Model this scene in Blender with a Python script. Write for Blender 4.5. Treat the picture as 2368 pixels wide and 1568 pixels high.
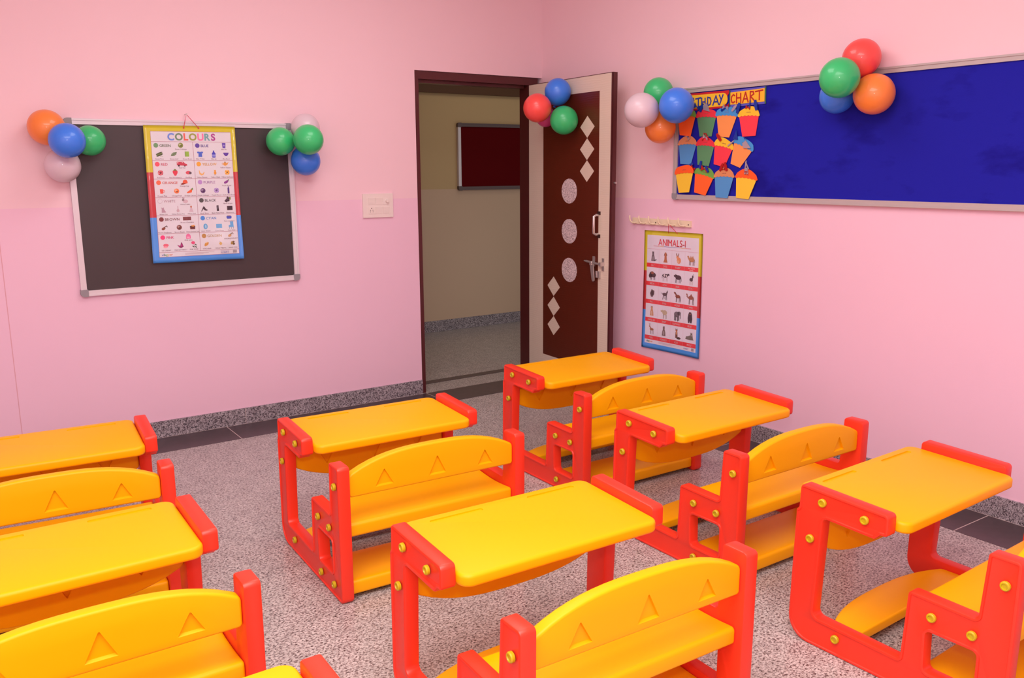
import bpy, bmesh, math, random
from mathutils import Vector, Matrix, geometry, noise
random.seed(7)
C = bpy.context.scene.collection
for o in list(bpy.data.objects): bpy.data.objects.remove(o)

# ------------------------------------------------------------------ camera
cam_d = bpy.data.cameras.new('camera'); cam = bpy.data.objects.new('camera', cam_d); C.objects.link(cam)
cam_d.sensor_fit = 'HORIZONTAL'; cam_d.sensor_width = 36.0; cam_d.lens = 2011.14 / 2368 * 36
cam_d.clip_start = 0.05; cam_d.clip_end = 60
YAW, PITCH, ROLL = -0.6028, -0.1943, -0.0052
CAM = Vector((-3.8102, -5.1466, 1.5252))
fw = Vector((-math.sin(YAW)*math.cos(PITCH), math.cos(YAW)*math.cos(PITCH), math.sin(PITCH)))
rt0 = Vector((math.cos(YAW), math.sin(YAW), 0)); up0 = rt0.cross(fw)
rt = rt0*math.cos(ROLL) + up0*math.sin(ROLL); up = -rt0*math.sin(ROLL) + up0*math.cos(ROLL)
M = Matrix((rt, up, -fw)).transposed().to_4x4(); M.translation = CAM
cam.matrix_world = M
bpy.context.scene.camera = cam

# ------------------------------------------------------------------ light and exposure
vs = bpy.context.scene.view_settings
vs.view_transform = 'Standard'; vs.look = 'None'; vs.gamma = 1; vs.use_curve_mapping = False; vs.exposure = 0.0
world = bpy.data.worlds.new('world'); bpy.context.scene.world = world; world.use_nodes = True
world.node_tree.nodes['Background'].inputs[0].default_value = (1, 0.95, 0.92, 1)
world.node_tree.nodes['Background'].inputs[1].default_value = 0.4

def lamp(name, kind, loc, energy, color=(1, 1, 1), size=1, size_y=None, rot=(0, 0, 0), shape=None):
    d = bpy.data.lights.new(name, kind); o = bpy.data.objects.new(name, d); C.objects.link(o)
    d.energy = energy; d.color = color; o.location = loc; o.rotation_euler = rot
    if kind == 'AREA':
        d.shape = shape or ('RECTANGLE' if size_y else 'SQUARE'); d.size = size
        if size_y: d.size_y = size_y
    elif kind == 'POINT': d.shadow_soft_size = size
    return o
# unseen area lights for the ceiling bounce and an added corner fill, and the camera's own flash
lamp('ceiling_fill', 'AREA', (-3.6, -4.5, 3.08), 122, (1, 0.985, 0.985), 2.8, 2.4)  # stands in for flash light bounced off the ceiling
lamp('ceiling_fill', 'AREA', (-1.9, -1.9, 3.08), 24, (1, 0.985, 0.985), 1.2, 1.2)  # added fill, lifts the upper walls towards the corner
lamp('camera_flash', 'POINT', tuple(CAM + Vector((-0.05, -0.05, 0.28))), 56, (1, 0.97, 0.95), 0.06)
lamp('corridor_light', 'AREA', (0.6, 1.0, 2.88), 3.2, (1, 0.86, 0.68), 1.0, 0.6)

# ------------------------------------------------------------------ materials
def new_mat(name):
    m = bpy.data.materials.new(name); m.use_nodes = True
    return m, m.node_tree.nodes, m.node_tree.links, m.node_tree.nodes['Principled BSDF']
def srgb(r, g, b):
    f = lambda c: (c/255/12.92) if c/255 <= 0.04045 else ((c/255+0.055)/1.055)**2.4
    return (f(r), f(g), f(b), 1)
def plain(name, rgb, rough=0.5, spec=0.5, metal=0, coat=0, sss=0, noise_amt=0.0, noise_scale=30, bump=0.0, bump_scale=200):
    m, n, l, b = new_mat(name)
    col = srgb(*rgb)
    b.inputs['Base Color'].default_value = col
    b.inputs['Roughness'].default_value = rough
    b.inputs['Specular IOR Level'].default_value = spec
    b.inputs['Metallic'].default_value = metal
    b.inputs['Coat Weight'].default_value = coat
    b.inputs['Coat Roughness'].default_value = 0.08
    if sss:
        b.inputs['Subsurface Weight'].default_value = sss
        b.inputs['Subsurface Radius'].default_value = (0.02, 0.01, 0.005)
    tc = n.new('ShaderNodeTexCoord')
    if noise_amt:
        t = n.new('ShaderNodeTexNoise'); t.inputs['Scale'].default_value = noise_scale; t.inputs['Detail'].default_value = 4
        l.new(tc.outputs['Object'], t.inputs['Vector'])
        mx = n.new('ShaderNodeMix'); mx.data_type = 'RGBA'
        mx.inputs[6].default_value = tuple(c*(1-noise_amt) for c in col[:3]) + (1,)
        mx.inputs[7].default_value = tuple(min(1, c*(1+noise_amt)) for c in col[:3]) + (1,)
        l.new(t.outputs['Fac'], mx.inputs[0]); l.new(mx.outputs[2], b.inputs['Base Color'])
    if bump:
        t = n.new('ShaderNodeTexNoise'); t.inputs['Scale'].default_value = bump_scale; t.inputs['Detail'].default_value = 3
        l.new(tc.outputs['Object'], t.inputs['Vector'])
        bp = n.new('ShaderNodeBump'); bp.inputs['Strength'].default_value = bump; bp.inputs['Distance'].default_value = 0.002
        l.new(t.outputs['Fac'], bp.inputs['Height']); l.new(bp.outputs['Normal'], b.inputs['Normal'])
    return m

def wall_paint(name, upper, lower, split=1.333):
    m, n, l, b = new_mat(name)
    g = n.new('ShaderNodeNewGeometry'); s = n.new('ShaderNodeSeparateXYZ'); l.new(g.outputs['Position'], s.inputs[0])
    gt = n.new('ShaderNodeMath'); gt.operation = 'GREATER_THAN'; gt.inputs[1].default_value = split
    l.new(s.outputs['Z'], gt.inputs[0])
    t = n.new('ShaderNodeTexNoise'); t.inputs['Scale'].default_value = 1.3; t.inputs['Detail'].default_value = 5
    l.new(g.outputs['Position'], t.inputs['Vector'])
    mx = n.new('ShaderNodeMix'); mx.data_type = 'RGBA'
    mx.inputs[6].default_value = srgb(*lower); mx.inputs[7].default_value = srgb(*upper)
    l.new(gt.outputs[0], mx.inputs[0])
    hv = n.new('ShaderNodeHueSaturation'); l.new(mx.outputs[2], hv.inputs['Color'])
    mr = n.new('ShaderNodeMapRange'); mr.inputs[3].default_value = 0.97; mr.inputs[4].default_value = 1.03
    l.new(t.outputs['Fac'], mr.inputs[0]); l.new(mr.outputs[0], hv.inputs['Value'])
    l.new(hv.outputs[0], b.inputs['Base Color'])
    b.inputs['Roughness'].default_value = 0.55; b.inputs['Specular IOR Level'].default_value = 0.3
    t2 = n.new('ShaderNodeTexNoise'); t2.inputs['Scale'].default_value = 60; l.new(g.outputs['Position'], t2.inputs['Vector'])
    bp = n.new('ShaderNodeBump'); bp.inputs['Strength'].default_value = 0.12; bp.inputs['Distance'].default_value = 0.002
    l.new(t2.outputs['Fac'], bp.inputs['Height']); l.new(bp.outputs['Normal'], b.inputs['Normal'])
    return m

def granite(name, light, mid, dark, scale=95, rough=0.28, d0=0.36, d1=0.47):
    m, n, l, b = new_mat(name)
    g = n.new('ShaderNodeNewGeometry')
    mp = n.new('ShaderNodeMapping'); l.new(g.outputs['Position'], mp.inputs['Vector']); mp.inputs['Scale'].default_value = (1, 1.35, 1)
    t = n.new('ShaderNodeTexNoise'); t.inputs['Scale'].default_value = scale; t.inputs['Detail'].default_value = 4.0; t.inputs['Roughness'].default_value = 0.62
    t.inputs['Distortion'].default_value = 0.7
    l.new(mp.outputs[0], t.inputs['Vector'])
    r = n.new('ShaderNodeValToRGB'); e = r.color_ramp.elements
    e[0].position = d0; e[0].color = srgb(*dark); e[1].position = d1; e[1].color = srgb(*mid)
    x = e.new(0.56); x.color = srgb(*light); l.new(t.outputs['Fac'], r.inputs[0])
    t2 = n.new('ShaderNodeTexNoise'); t2.inputs['Scale'].default_value = 14; t2.inputs['Detail'].default_value = 4
    l.new(g.outputs['Position'], t2.inputs['Vector'])
    hv = n.new('ShaderNodeHueSaturation'); l.new(r.outputs[0], hv.inputs['Color'])
    mr = n.new('ShaderNodeMapRange'); mr.inputs[1].default_value = 0.3; mr.inputs[2].default_value = 0.7
    mr.inputs[3].default_value = 0.86; mr.inputs[4].default_value = 1.1
    l.new(t2.outputs['Fac'], mr.inputs[0]); l.new(mr.outputs[0], hv.inputs['Value'])
    l.new(hv.outputs[0], b.inputs['Base Color'])
    b.inputs['Roughness'].default_value = rough; b.inputs['Specular IOR Level'].default_value = 0.45
    return m

def attr_mat(name, rough=0.35, coat=0.0, wrinkle=0.0):
    m, n, l, b = new_mat(name)
    a = n.new('ShaderNodeVertexColor'); a.layer_name = 'Col'
    l.new(a.outputs['Color'], b.inputs['Base Color'])
    b.inputs['Roughness'].default_value = rough; b.inputs['Coat Weight'].default_value = coat; b.inputs['Coat Roughness'].default_value = 0.1
    if wrinkle:
        g = n.new('ShaderNodeTexCoord'); t = n.new('ShaderNodeTexNoise'); t.inputs['Scale'].default_value = 7; t.inputs['Detail'].default_value = 2
        l.new(g.outputs['Object'], t.inputs['Vector'])
        bp = n.new('ShaderNodeBump'); bp.inputs['Strength'].default_value = wrinkle; bp.inputs['Distance'].default_value = 0.02
        l.new(t.outputs['Fac'], bp.inputs['Height']); l.new(bp.outputs['Normal'], b.inputs['Normal']); l.new(bp.outputs['Normal'], b.inputs['Coat Normal'])
    return m

MT = {}
MT['pink'] = wall_paint('pink_paint', (246, 210, 218), (243, 201, 220))
MT['white_paint'] = plain('white_ceiling_paint', (240, 232, 228), 0.8)
MT['beige'] = wall_paint('beige_corridor_paint', (200, 174, 128), (210, 184, 156), 1.334)
MT['floor'] = granite('floor_granite', (204, 197, 192), (162, 151, 147), (78, 64, 64), 110)
MT['skirt'] = granite('skirting_granite', (186, 178, 182), (138, 128, 134), (62, 54, 60), 150, 0.3, 0.40, 0.49)
MT['slate'] = plain('dark_slate_tile', (74, 60, 64), 0.3, 0.5, noise_amt=0.25, noise_scale=25)
MT['grout'] = plain('pale_grout', (190, 172, 168), 0.8)
MT['pencil'] = plain('pencil_writing', (150, 84, 70), 0.8)
MT['lintel_shade'] = plain('brown_lintel_shade', (92, 56, 22), 0.6)  # dark brown stands for the door lintel's shadow
MT['crack'] = plain('hairline_joint', (225, 170, 180), 0.8)
MT['red'] = plain('red_plastic', (244, 57, 34), 0.38, 0.5, bump=0.10, bump_scale=420)
MT['yellow'] = plain('yellow_plastic', (255, 178, 0), 0.42, 0.24, bump=0.06, bump_scale=420)
MT['cap'] = plain('bolt_cap_yellow', (200, 176, 22), 0.35)
MT['brown_frame'] = plain('maroon_enamel_paint', (84, 32, 32), 0.35, bump=0.2, bump_scale=30)
MT['alu'] = plain('brushed_aluminium', (226, 220, 224), 0.35, metal=0.25)
MT['dark_alu'] = plain('dark_bronze_aluminium', (104, 88, 88), 0.45, metal=0.3)
MT['alu_dull'] = plain('dull_aluminium', (194, 184, 182), 0.45, metal=0.25)
MT['grey_cap'] = plain('grey_plastic', (150, 145, 150), 0.45)
MT['chalk'] = plain('chalkboard_surface', (66, 57, 59), 0.42, 0.5, noise_amt=0.10, noise_scale=3)
MT['dark_red'] = plain('maroon_felt', (92, 6, 12), 0.9, 0.1)
MT['white_pl'] = plain('white_plastic', (240, 226, 218), 0.35)
MT['ivory'] = plain('ivory_plastic', (240, 222, 190), 0.35)
MT['hole'] = plain('dark_socket_hole', (60, 35, 38), 0.8)
MT['chrome'] = plain('chrome', (214, 206, 202), 0.3, metal=0.75)
MT['screw'] = plain('dark_screw_head', (90, 70, 64), 0.4, metal=0.8)
MT['cord'] = plain('red_cord', (215, 30, 70), 0.6)
MT['print'] = attr_mat('printed_laminated_paper', 0.28, 1.0, 0.35)
MT['paper'] = attr_mat('coloured_craft_paper', 0.6)
MT['foil_blue'] = plain('blue_glitter_foam', (24, 62, 170), 0.3, metal=0.3)
MT['foil_red'] = plain('red_glitter_foam', (190, 26, 24), 0.3, metal=0.3)
MT['foil_silver'] = plain('silver_glitter_foam', (190, 175, 182), 0.3, metal=0.4)

def felt():
    m, n, l, b = new_mat('royal_blue_felt')
    g = n.new('ShaderNodeNewGeometry')
    t = n.new('ShaderNodeTexNoise'); t.inputs['Scale'].default_value = 3.2; t.inputs['Detail'].default_value = 6; t.inputs['Roughness'].default_value = 0.6
    mp = n.new('ShaderNodeMapping'); mp.inputs['Scale'].default_value = (1, 0.7, 1.6); l.new(g.outputs['Position'], mp.inputs['Vector']); l.new(mp.outputs[0], t.inputs['Vector'])
    r = n.new('ShaderNodeValToRGB'); e = r.color_ramp.elements
    e[0].position = 0.33; e[0].color = srgb(31, 28, 140); e[1].position = 0.46; e[1].color = srgb(38, 38, 166)
    l.new(t.outputs['Fac'], r.inputs[0]); l.new(r.outputs[0], b.inputs['Base Color'])
    b.inputs['Roughness'].default_value = 0.95; b.inputs['Specular IOR Level'].default_value = 0.05
    b.inputs['Sheen Weight'].default_value = 0.12; b.inputs['Sheen Roughness'].default_value = 0.4
    b.inputs['Sheen Tint'].default_value = srgb(110, 90, 230)
    t2 = n.new('ShaderNodeTexNoise'); t2.inputs['Scale'].default_value = 500; l.new(g.outputs['Position'], t2.inputs['Vector'])
    bp = n.new('ShaderNodeBump'); bp.inputs['Strength'].default_value = 0.3; bp.inputs['Distance'].default_value = 0.001
    l.new(t2.outputs['Fac'], bp.inputs['Height']); l.new(bp.outputs['Normal'], b.inputs['Normal'])
    return m
MT['felt'] = felt()
def laminate(name, rgb, wob):
    m, n, l, b = new_mat(name)
    b.inputs['Base Color'].default_value = srgb(*rgb); b.inputs['Roughness'].default_value = 0.32
    tc = n.new('ShaderNodeTexCoord'); w = n.new('ShaderNodeTexWave'); w.bands_direction = 'Z'; w.inputs['Scale'].default_value = 22
    w.inputs['Distortion'].default_value = 4.0; w.inputs['Detail Scale'].default_value = 0.6; w.inputs['Detail'].default_value = 1
    l.new(tc.outputs['Object'], w.inputs['Vector'])
    bp = n.new('ShaderNodeBump'); bp.inputs['Strength'].default_value = wob*0.4; bp.inputs['Distance'].default_value = 0.002
    l.new(w.outputs['Fac'], bp.inputs['Height']); l.new(bp.outputs['Normal'], b.inputs['Normal'])
    return m
MT['cream'] = laminate('cream_rippled_laminate', (230, 214, 194), 0.35)
MT['brown_lam'] = laminate('dark_brown_rippled_laminate', (94, 34, 18), 0.35)
def speckle():
    m, n, l, b = new_mat('speckled_white_laminate')
    tc = n.new('ShaderNodeTexCoord'); t = n.new('ShaderNodeTexNoise'); t.inputs['Scale'].default_value = 130; t.inputs['Detail'].default_value = 1
    t.inputs['Distortion'].default_value = 2
    l.new(tc.outputs['Object'], t.inputs['Vector'])
    r = n.new('ShaderNodeValToRGB'); e = r.color_ramp.elements
    e[0].position = 0.40; e[0].color = srgb(120, 96, 98); e[1].position = 0.47; e[1].color = srgb(238, 220, 220)
    l.new(t.outputs['Fac'], r.inputs[0]); l.new(r.outputs[0], b.inputs['Base Color']); b.inputs['Roughness'].default_value = 0.4
    return m
MT['speckle'] = speckle()
def rubber(name, rgb):
    m, n, l, b = new_mat(name)
    b.inputs['Base Color'].default_value = srgb(*rgb); b.inputs['Roughness'].default_value = 0.42
    b.inputs['Coat Weight'].default_value = 0.4; b.inputs['Coat Roughness'].default_value = 0.07
    b.inputs['Subsurface Weight'].default_value = 0.0; b.inputs['Subsurface Radius'].default_value = (0.03, 0.03, 0.03)
    b.inputs['Subsurface Scale'].default_value = 0.6
    return m
BAL = {'orange': rubber('orange_balloon_rubber', (255, 142, 62)), 'blue': rubber('blue_balloon_rubber', (58, 132, 246)),
       'green': rubber('green_balloon_rubber', (54, 202, 118)), 'white': rubber('white_balloon_rubber', (226, 206, 214)),
       'red': rubber('red_balloon_rubber', (255, 84, 78)), 'pink': rubber('magenta_balloon_rubber', (226, 76, 148))}

# ------------------------------------------------------------------ helpers
def link(name, me, mats, parent=None):
    o = bpy.data.objects.new(name, me); C.objects.link(o)
    for m in (mats if isinstance(mats, (list, tuple)) else [mats]): me.materials.append(m)
    if parent: o.parent = parent
    return o
def obj(name, bm, mats, parent=None, smooth=None):
    bmesh.ops.recalc_face_normals(bm, faces=bm.faces)
    me = bpy.data.meshes.new(name); bm.to_mesh(me); bm.free()
    if smooth is not None:
        me.shade_smooth()
        me.set_sharp_from_angle(angle=math.radians(smooth))
    return link(name, me, mats, parent)
def tag(o, label=None, cat=None, group=None, kind=None):
    if label: o['label'] = label
    if cat: o['category'] = cat
    if group: o['group'] = group
    if kind: o['kind'] = kind
    return o
def thing(name, label, cat, loc=(0, 0, 0), rotz=0, group=None, kind=None):
    o = bpy.data.objects.new(name, None); C.objects.link(o); o.empty_display_size = 0.05
    o.location = loc; o.rotation_euler = (0, 0, rotz)
    return tag(o, label, cat, group, kind)
def box(bm, x0, x1, y0, y1, z0, z1, mi=0):
    v = [bm.verts.new(p) for p in ((x0,y0,z0),(x1,y0,z0),(x1,y1,z0),(x0,y1,z0),(x0,y0,z1),(x1,y0,z1),(x1,y1,z1),(x0,y1,z1))]
    for f in ((0,3,2,1),(4,5,6,7),(0,1,5,4),(1,2,6,5),(2,3,7,6),(3,0,4,7)):
        q = bm.faces.new([v[i] for i in f]); q.material_index = mi
    return v
def boxes(*bs):
    bm = bmesh.new()
    for b in bs: box(bm, *b)
    return bm
def bevel_sharp(bm, off, seg=3, ang=30):
    es = [e for e in bm.edges if len(e.link_faces) == 2 and e.calc_face_angle(0) > math.radians(ang)]
    if es: bmesh.ops.bevel(bm, geom=es, offset=off, segments=seg, profile=0.5, affect='EDGES', clamp_overlap=True)
def fillet(pts, default=0.0, seg=5):
    """pts: (a, b[, radius]) -> outline with rounded corners"""
    out = []; n = len(pts)
    for i in range(n):
        p = Vector(pts[i][:2]); a = Vector(pts[i-1][:2]); b = Vector(pts[(i+1) % n][:2])
        r = pts[i][2] if len(pts[i]) > 2 else default
        d1 = a-p; d2 = b-p
        ang = d1.angle(d2) if d1.length > 1e-9 and d2.length > 1e-9 else math.pi
        if r <= 0 or ang > math.pi-0.05: out.append(tuple(p)); continue
        t = min(r/math.tan(ang/2), 0.48*d1.length, 0.48*d2.length); rr = t*math.tan(ang/2)
        bis = (d1.normalized()+d2.normalized()).normalized(); c = p+bis*(rr/math.sin(ang/2))
        s = p+d1.normalized()*t-c; e = p+d2.normalized()*t-c
        sw = math.atan2(s.x*e.y-s.y*e.x, s.dot(e)); a0 = math.atan2(s.y, s.x)
        for k in range(seg+1):
            w = a0+sw*k/seg; out.append((c.x+rr*math.cos(w), c.y+rr*math.sin(w)))
    return out
def prism(bm, outline, h0, h1, axes='yz', holes=(), mi=0):
    """extrude a 2D outline (with holes) along the remaining axis from h0 to h1"""
    def P(a, b, h):
        return {'yz': (h, a, b), 'xy': (a, b, h), 'xz': (a, h, b)}[axes]
    loops = [list(outline)] + [list(h) for h in holes]
    flat = [p for lp in loops for p in lp]
    tris = geometry.tessellate_polygon([[Vector((p[0], p[1], 0)) for p in lp] for lp in loops])
    lo = [bm.verts.new(P(p[0], p[1], h0)) for p in flat]; hi = [bm.verts.new(P(p[0], p[1], h1)) for p in flat]
    cap0, cap1 = [], []
    for t in tris:
        for vv, cap in ((lo, cap0), (hi, cap1)):
            try: f = bm.faces.new([vv[i] for i in t]); f.material_index = mi; cap.append(f)
            except ValueError: pass
    k = 0
    for lp in loops:
        n = len(lp)
        for i in range(n):
            a, b = k+i, k+(i+1) % n
            f = bm.faces.new([lo[a], lo[b], hi[b], hi[a]]); f.material_index = mi
        k += n
    return cap0, cap1
def offset_loop(pts, d):
    """move a closed outline by d to the left of its direction of travel"""
    n = len(pts); out = []
    for i in range(n):
        p = Vector(pts[i]); a = (p-Vector(pts[i-1])).normalized(); b = (Vector(pts[(i+1) % n])-p).normalized()
        na = Vector((-a.y, a.x)); nb = Vector((-b.y, b.x)); m = (na+nb).normalized()
        out.append(tuple(p+m*(d/max(0.35, m.dot(na)))))
    return out
def area(pts): return sum(pts[i-1][0]*pts[i][1]-pts[i][0]*pts[i-1][1] for i in range(len(pts)))/2
def soft_prism(bm, outline, h0, h1, r, axes='yz', seg=4):
    """a solid with the given outline whose two rims are rounded with radius r"""
    P = {'yz': lambda a, b, h: (h, a, b), 'xy': lambda a, b, h: (a, b, h), 'xz': lambda a, b, h: (a, h, b)}[axes]
    o = list(outline)
    if area(o) < 0: o.reverse()
    sg = 1 if h1 > h0 else -1
    st = [(r*(1-math.sin(math.pi/2*k/seg)), r*(1-math.cos(math.pi/2*k/seg))) for k in range(seg+1)]
    prof = [(a, h0+sg*b) for a, b in st]+[(a, h1-sg*b) for a, b in reversed(st)]
    rings = [[bm.verts.new(P(q[0], q[1], h)) for q in offset_loop(o, a)] for a, h in prof]
    n = len(o)
    for A, B in zip(rings, rings[1:]):
        for i in range(n): bm.faces.new([A[i], A[(i+1) % n], B[(i+1) % n], B[i]])
    for ring in (rings[0], rings[-1]): bm.faces.new(ring)
    bmesh.ops.recalc_face_normals(bm, faces=bm.faces)
def cyl(bm, p0, p1, r0, r1=None, n=16, cap=True, mi=0):
    r1 = r0 if r1 is None else r1
    p0 = Vector(p0); p1 = Vector(p1); d = (p1-p0).normalized()
    a = d.orthogonal().normalized(); b = d.cross(a)
    A = [bm.verts.new(p0+(a*math.cos(t)+b*math.sin(t))*r0) for t in [2*math.pi*i/n for i in range(n)]]
    B = [bm.verts.new(p1+(a*math.cos(t)+b*math.sin(t))*r1) for t in [2*math.pi*i/n for i in range(n)]]
    for i in range(n):
        f = bm.faces.new([A[i], A[(i+1) % n], B[(i+1) % n], B[i]]); f.material_index = mi
    if cap:
        bm.faces.new(A[::-1]).material_index = mi; bm.faces.new(B).material_index = mi
def tube(bm, pts, r, n=8):
    pts = [Vector(p) for p in pts]; rings = []
    ref = None
    for i, p in enumerate(pts):
        d = (pts[min(i+1, len(pts)-1)]-pts[max(i-1, 0)]).normalized()
        if ref is None: ref = d.orthogonal().normalized()
        a = (ref-d*ref.dot(d)).normalized(); ref = a; b = d.cross(a)
        rings.append([bm.verts.new(p+(a*math.cos(t)+b*math.sin(t))*r) for t in [2*math.pi*k/n for k in range(n)]])
    for A, B in zip(rings, rings[1:]):
        for i in range(n): bm.faces.new([A[i], A[(i+1) % n], B[(i+1) % n], B[i]])
    bm.faces.new(rings[0][::-1]); bm.faces.new(rings[-1])
def lathe(bm, prof, origin, axis, n=32):
    """prof: (radius, distance along axis)"""
    o = Vector(origin); d = Vector(axis).normalized(); a = d.orthogonal().normalized(); b = d.cross(a); rings = []
    for r, h in prof:
        if r < 1e-6: rings.append([bm.verts.new(o+d*h)])
        else: rings.append([bm.verts.new(o+d*h+(a*math.cos(t)+b*math.sin(t))*r) for t in [2*math.pi*k/n for k in range(n)]])
    for A, B in zip(rings, rings[1:]):
        for i in range(n):
            j = (i+1) % n
            if len(A) == 1 and len(B) == 1: continue
            if len(A) == 1: bm.faces.new([A[0], B[i], B[j]])
            elif len(B) == 1: bm.faces.new([A[i], A[j], B[0]])
            else: bm.faces.new([A[i], A[j], B[j], B[i]])
def boolean_cut(bm, cutter_bm):
    """subtract cutter from bm, return a new bmesh"""
    obs = []
    for b in (bm, cutter_bm):
        bmesh.ops.recalc_face_normals(b, faces=b.faces)
        me = bpy.data.meshes.new('tmp'); b.to_mesh(me); b.free()
        o = bpy.data.objects.new('tmp', me); C.objects.link(o); obs.append(o)
    md = obs[0].modifiers.new('b', 'BOOLEAN'); md.operation = 'DIFFERENCE'; md.solver = 'EXACT'; md.object = obs[1]
    dg = bpy.context.evaluated_depsgraph_get(); dg.update()
    out = bmesh.new(); out.from_mesh(obs[0].evaluated_get(dg).to_mesh())
    for o in obs:
        me = o.data; bpy.data.objects.remove(o); bpy.data.meshes.remove(me)
    return out

# ------------------------------------------------------------------ the setting
def struct(name, bm, m, parent=None, smooth=None):
    o = obj(name, bm, m, parent, smooth)
    if not parent: o['kind'] = 'structure'
    return o
XL, YB, ZC = -5.6, -7.0, 3.1
struct('floor', boxes((XL-0.2, 0.2, YB-0.2, 0.2, -0.15, 0), (-4.0, 4.2, 0.2, 2.2, -0.15, -0.001)), MT['floor'])
struct('ceiling', boxes((XL-0.2, 0.2, YB-0.2, 0.2, ZC, ZC+0.15), (-4.0, 4.2, 0.2, 2.2, 2.9, 3.1)), MT['white_paint'])
struct('wall_front', boxes((XL-0.2, -1.02, 0, 0.2, 0, ZC), (-1.02, 0, 0, 0.2, 2.147, ZC)), MT['pink'])
struct('wall_right', boxes((0, 0.2, YB-0.2, 0.2, 0, ZC)), MT['pink'])
struct('wall_left', boxes((XL-0.2, XL, YB-0.2, 0, 0, ZC)), MT['pink'])
struct('wall_back', boxes((XL, 0, YB-0.2, YB, 0, ZC)), MT['pink'])
struct('wall_corridor', boxes((-4.0, 4.2, 1.965, 2.15, 0, 2.9)), MT['beige'])
struct('wall_corridor_end', boxes((4.0, 4.2, 0.2, 1.965, 0, 2.9)), MT['beige'])
struct('wall_corridor_left', boxes((-4.2, -4.0, 0.2, 1.965, 0, 2.9)), MT['beige'])
bb = boxes((XL, -1.022, -0.012, 0, 0, 0.098)); bevel_sharp(bb, 0.002, 1)
struct('baseboard_front', bb, MT['skirt'])
bb = boxes((-0.012, 0, YB, -0.012, 0, 0.098)); bevel_sharp(bb, 0.002, 1)
struct('baseboard_right', bb, MT['skirt'])
struct('shade_strip', boxes((-4.0, 4.0, 1.935, 1.967, 2.195, 2.9)), MT['lintel_shade'])  # added strip, paints the lintel's shadow across the top of the corridor wall
struct('baseboard_corridor', boxes((-4.0, 4.0, 1.953, 1.965, 0, 0.105)), MT['skirt'])
# dark slate border of the floor, with its pale joints
W = 0.2955
jt = [(-5.59, -3.74), (-3.735, -2.37), (-2.365, -1.0), (-0.995, -0.012)]
tx = []
bm = bmesh.new()
for a, b_ in jt: box(bm, a, b_, -W, -0.0125, -0.01, 0.0012)
struct('trim_1', bm, MT['slate'])
bm = bmesh.new(); prev = -W-0.0025
for yj in (-0.62, -1.985, -3.35, -4.715, -6.08, -6.99):
    box(bm, -W, -0.0125, yj+0.0025, prev-0.0025, -0.01, 0.0012); prev = yj
struct('trim_2', bm, MT['slate'])
bm = bmesh.new()
for xj in (-3.7375, -2.3675, -0.9975): box(bm, xj-0.0025, xj+0.0025, -W, -0.0125, -0.01, 0.0010)
for yj in (-0.62, -1.985, -3.35, -4.715, -6.08): box(bm, -W, -0.0125, yj-0.0025, yj+0.0025, -0.01, 0.0010)
box(bm, XL, -1.02, -0.0155, -0.0118, 0, 0.0016); box(bm, -0.0155, -0.0118, YB, -0.0155, 0, 0.0016)
for xj in (-2.25, -4.1): box(bm, xj-0.0015, xj+0.0015, -0.0126, -0.005, 0.001, 0.097)
struct('trim_3', bm, MT['grout'])
# thin dark line across the corridor side of the doorway
struct('trim_4', boxes((-1.6, 0.4, 0.215, 0.295, -0.02, 0.0008)), MT['slate'])
# hairline joint in the paint at the far left of the front wall
bm = bmesh.new()
box(bm, -3.4405, -3.4365, -0.0006, 0.01, 0.098, 1.32)
struct('trim_5', bm, MT['crack'])

# ------------------------------------------------------------------ door
door = thing('door_1', None, None, (-0.115, -0.004, 0), 0, kind='structure')
LEN = 0.969; E = Vector((-0.1811, -0.9725, 0)); Hn = Vector((-0.115, -0.005, 0))
ld = (E-Hn).normalized(); ang = math.atan2(ld.y, ld.x)
# frame, in world coordinates relative to the door's empty
fr = bmesh.new()
ox, oy = -door.location.x, -door.location.y
def fbox(x0, x1, y0, y1, z0, z1): box(fr, x0+ox, x1+ox, y0+oy, y1+oy, z0, z1)
fbox(-1.018, -0.990, 0.004, 0.125, 0, 2.145); fbox(-0.995, -0.972, 0.05, 0.12, 0, 2.10)
fbox(-0.105, -0.03, 0.010, 0.125, 0, 2.0945)
fbox(-0.9895, -0.03, 0.010, 0.125, 2.095, 2.145); fbox(-0.98, -0.12, 0.05, 0.12, 2.075, 2.10)
bevel_sharp(fr, 0.003, 2)
obj('frame', fr, MT['brown_frame'], door, 40)
sb = boxes((-0.991+ox, -0.9885+ox, 0.03+oy, 0.06+oy, 1.46, 1.50)); obj('strike_plate', sb, MT['chrome'], door)
# the leaf: local x runs from the hinge to the free edge, local y is the leaf's thickness (negative = face seen)
leaf_bm = boxes((0, LEN-0.003, -0.036, 0, 0.012, 2.092)); bevel_sharp(leaf_bm, 0.0015, 1)
leaf = obj('leaf', leaf_bm, MT['cream'], door); leaf.rotation_euler = (0, 0, ang); 
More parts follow.
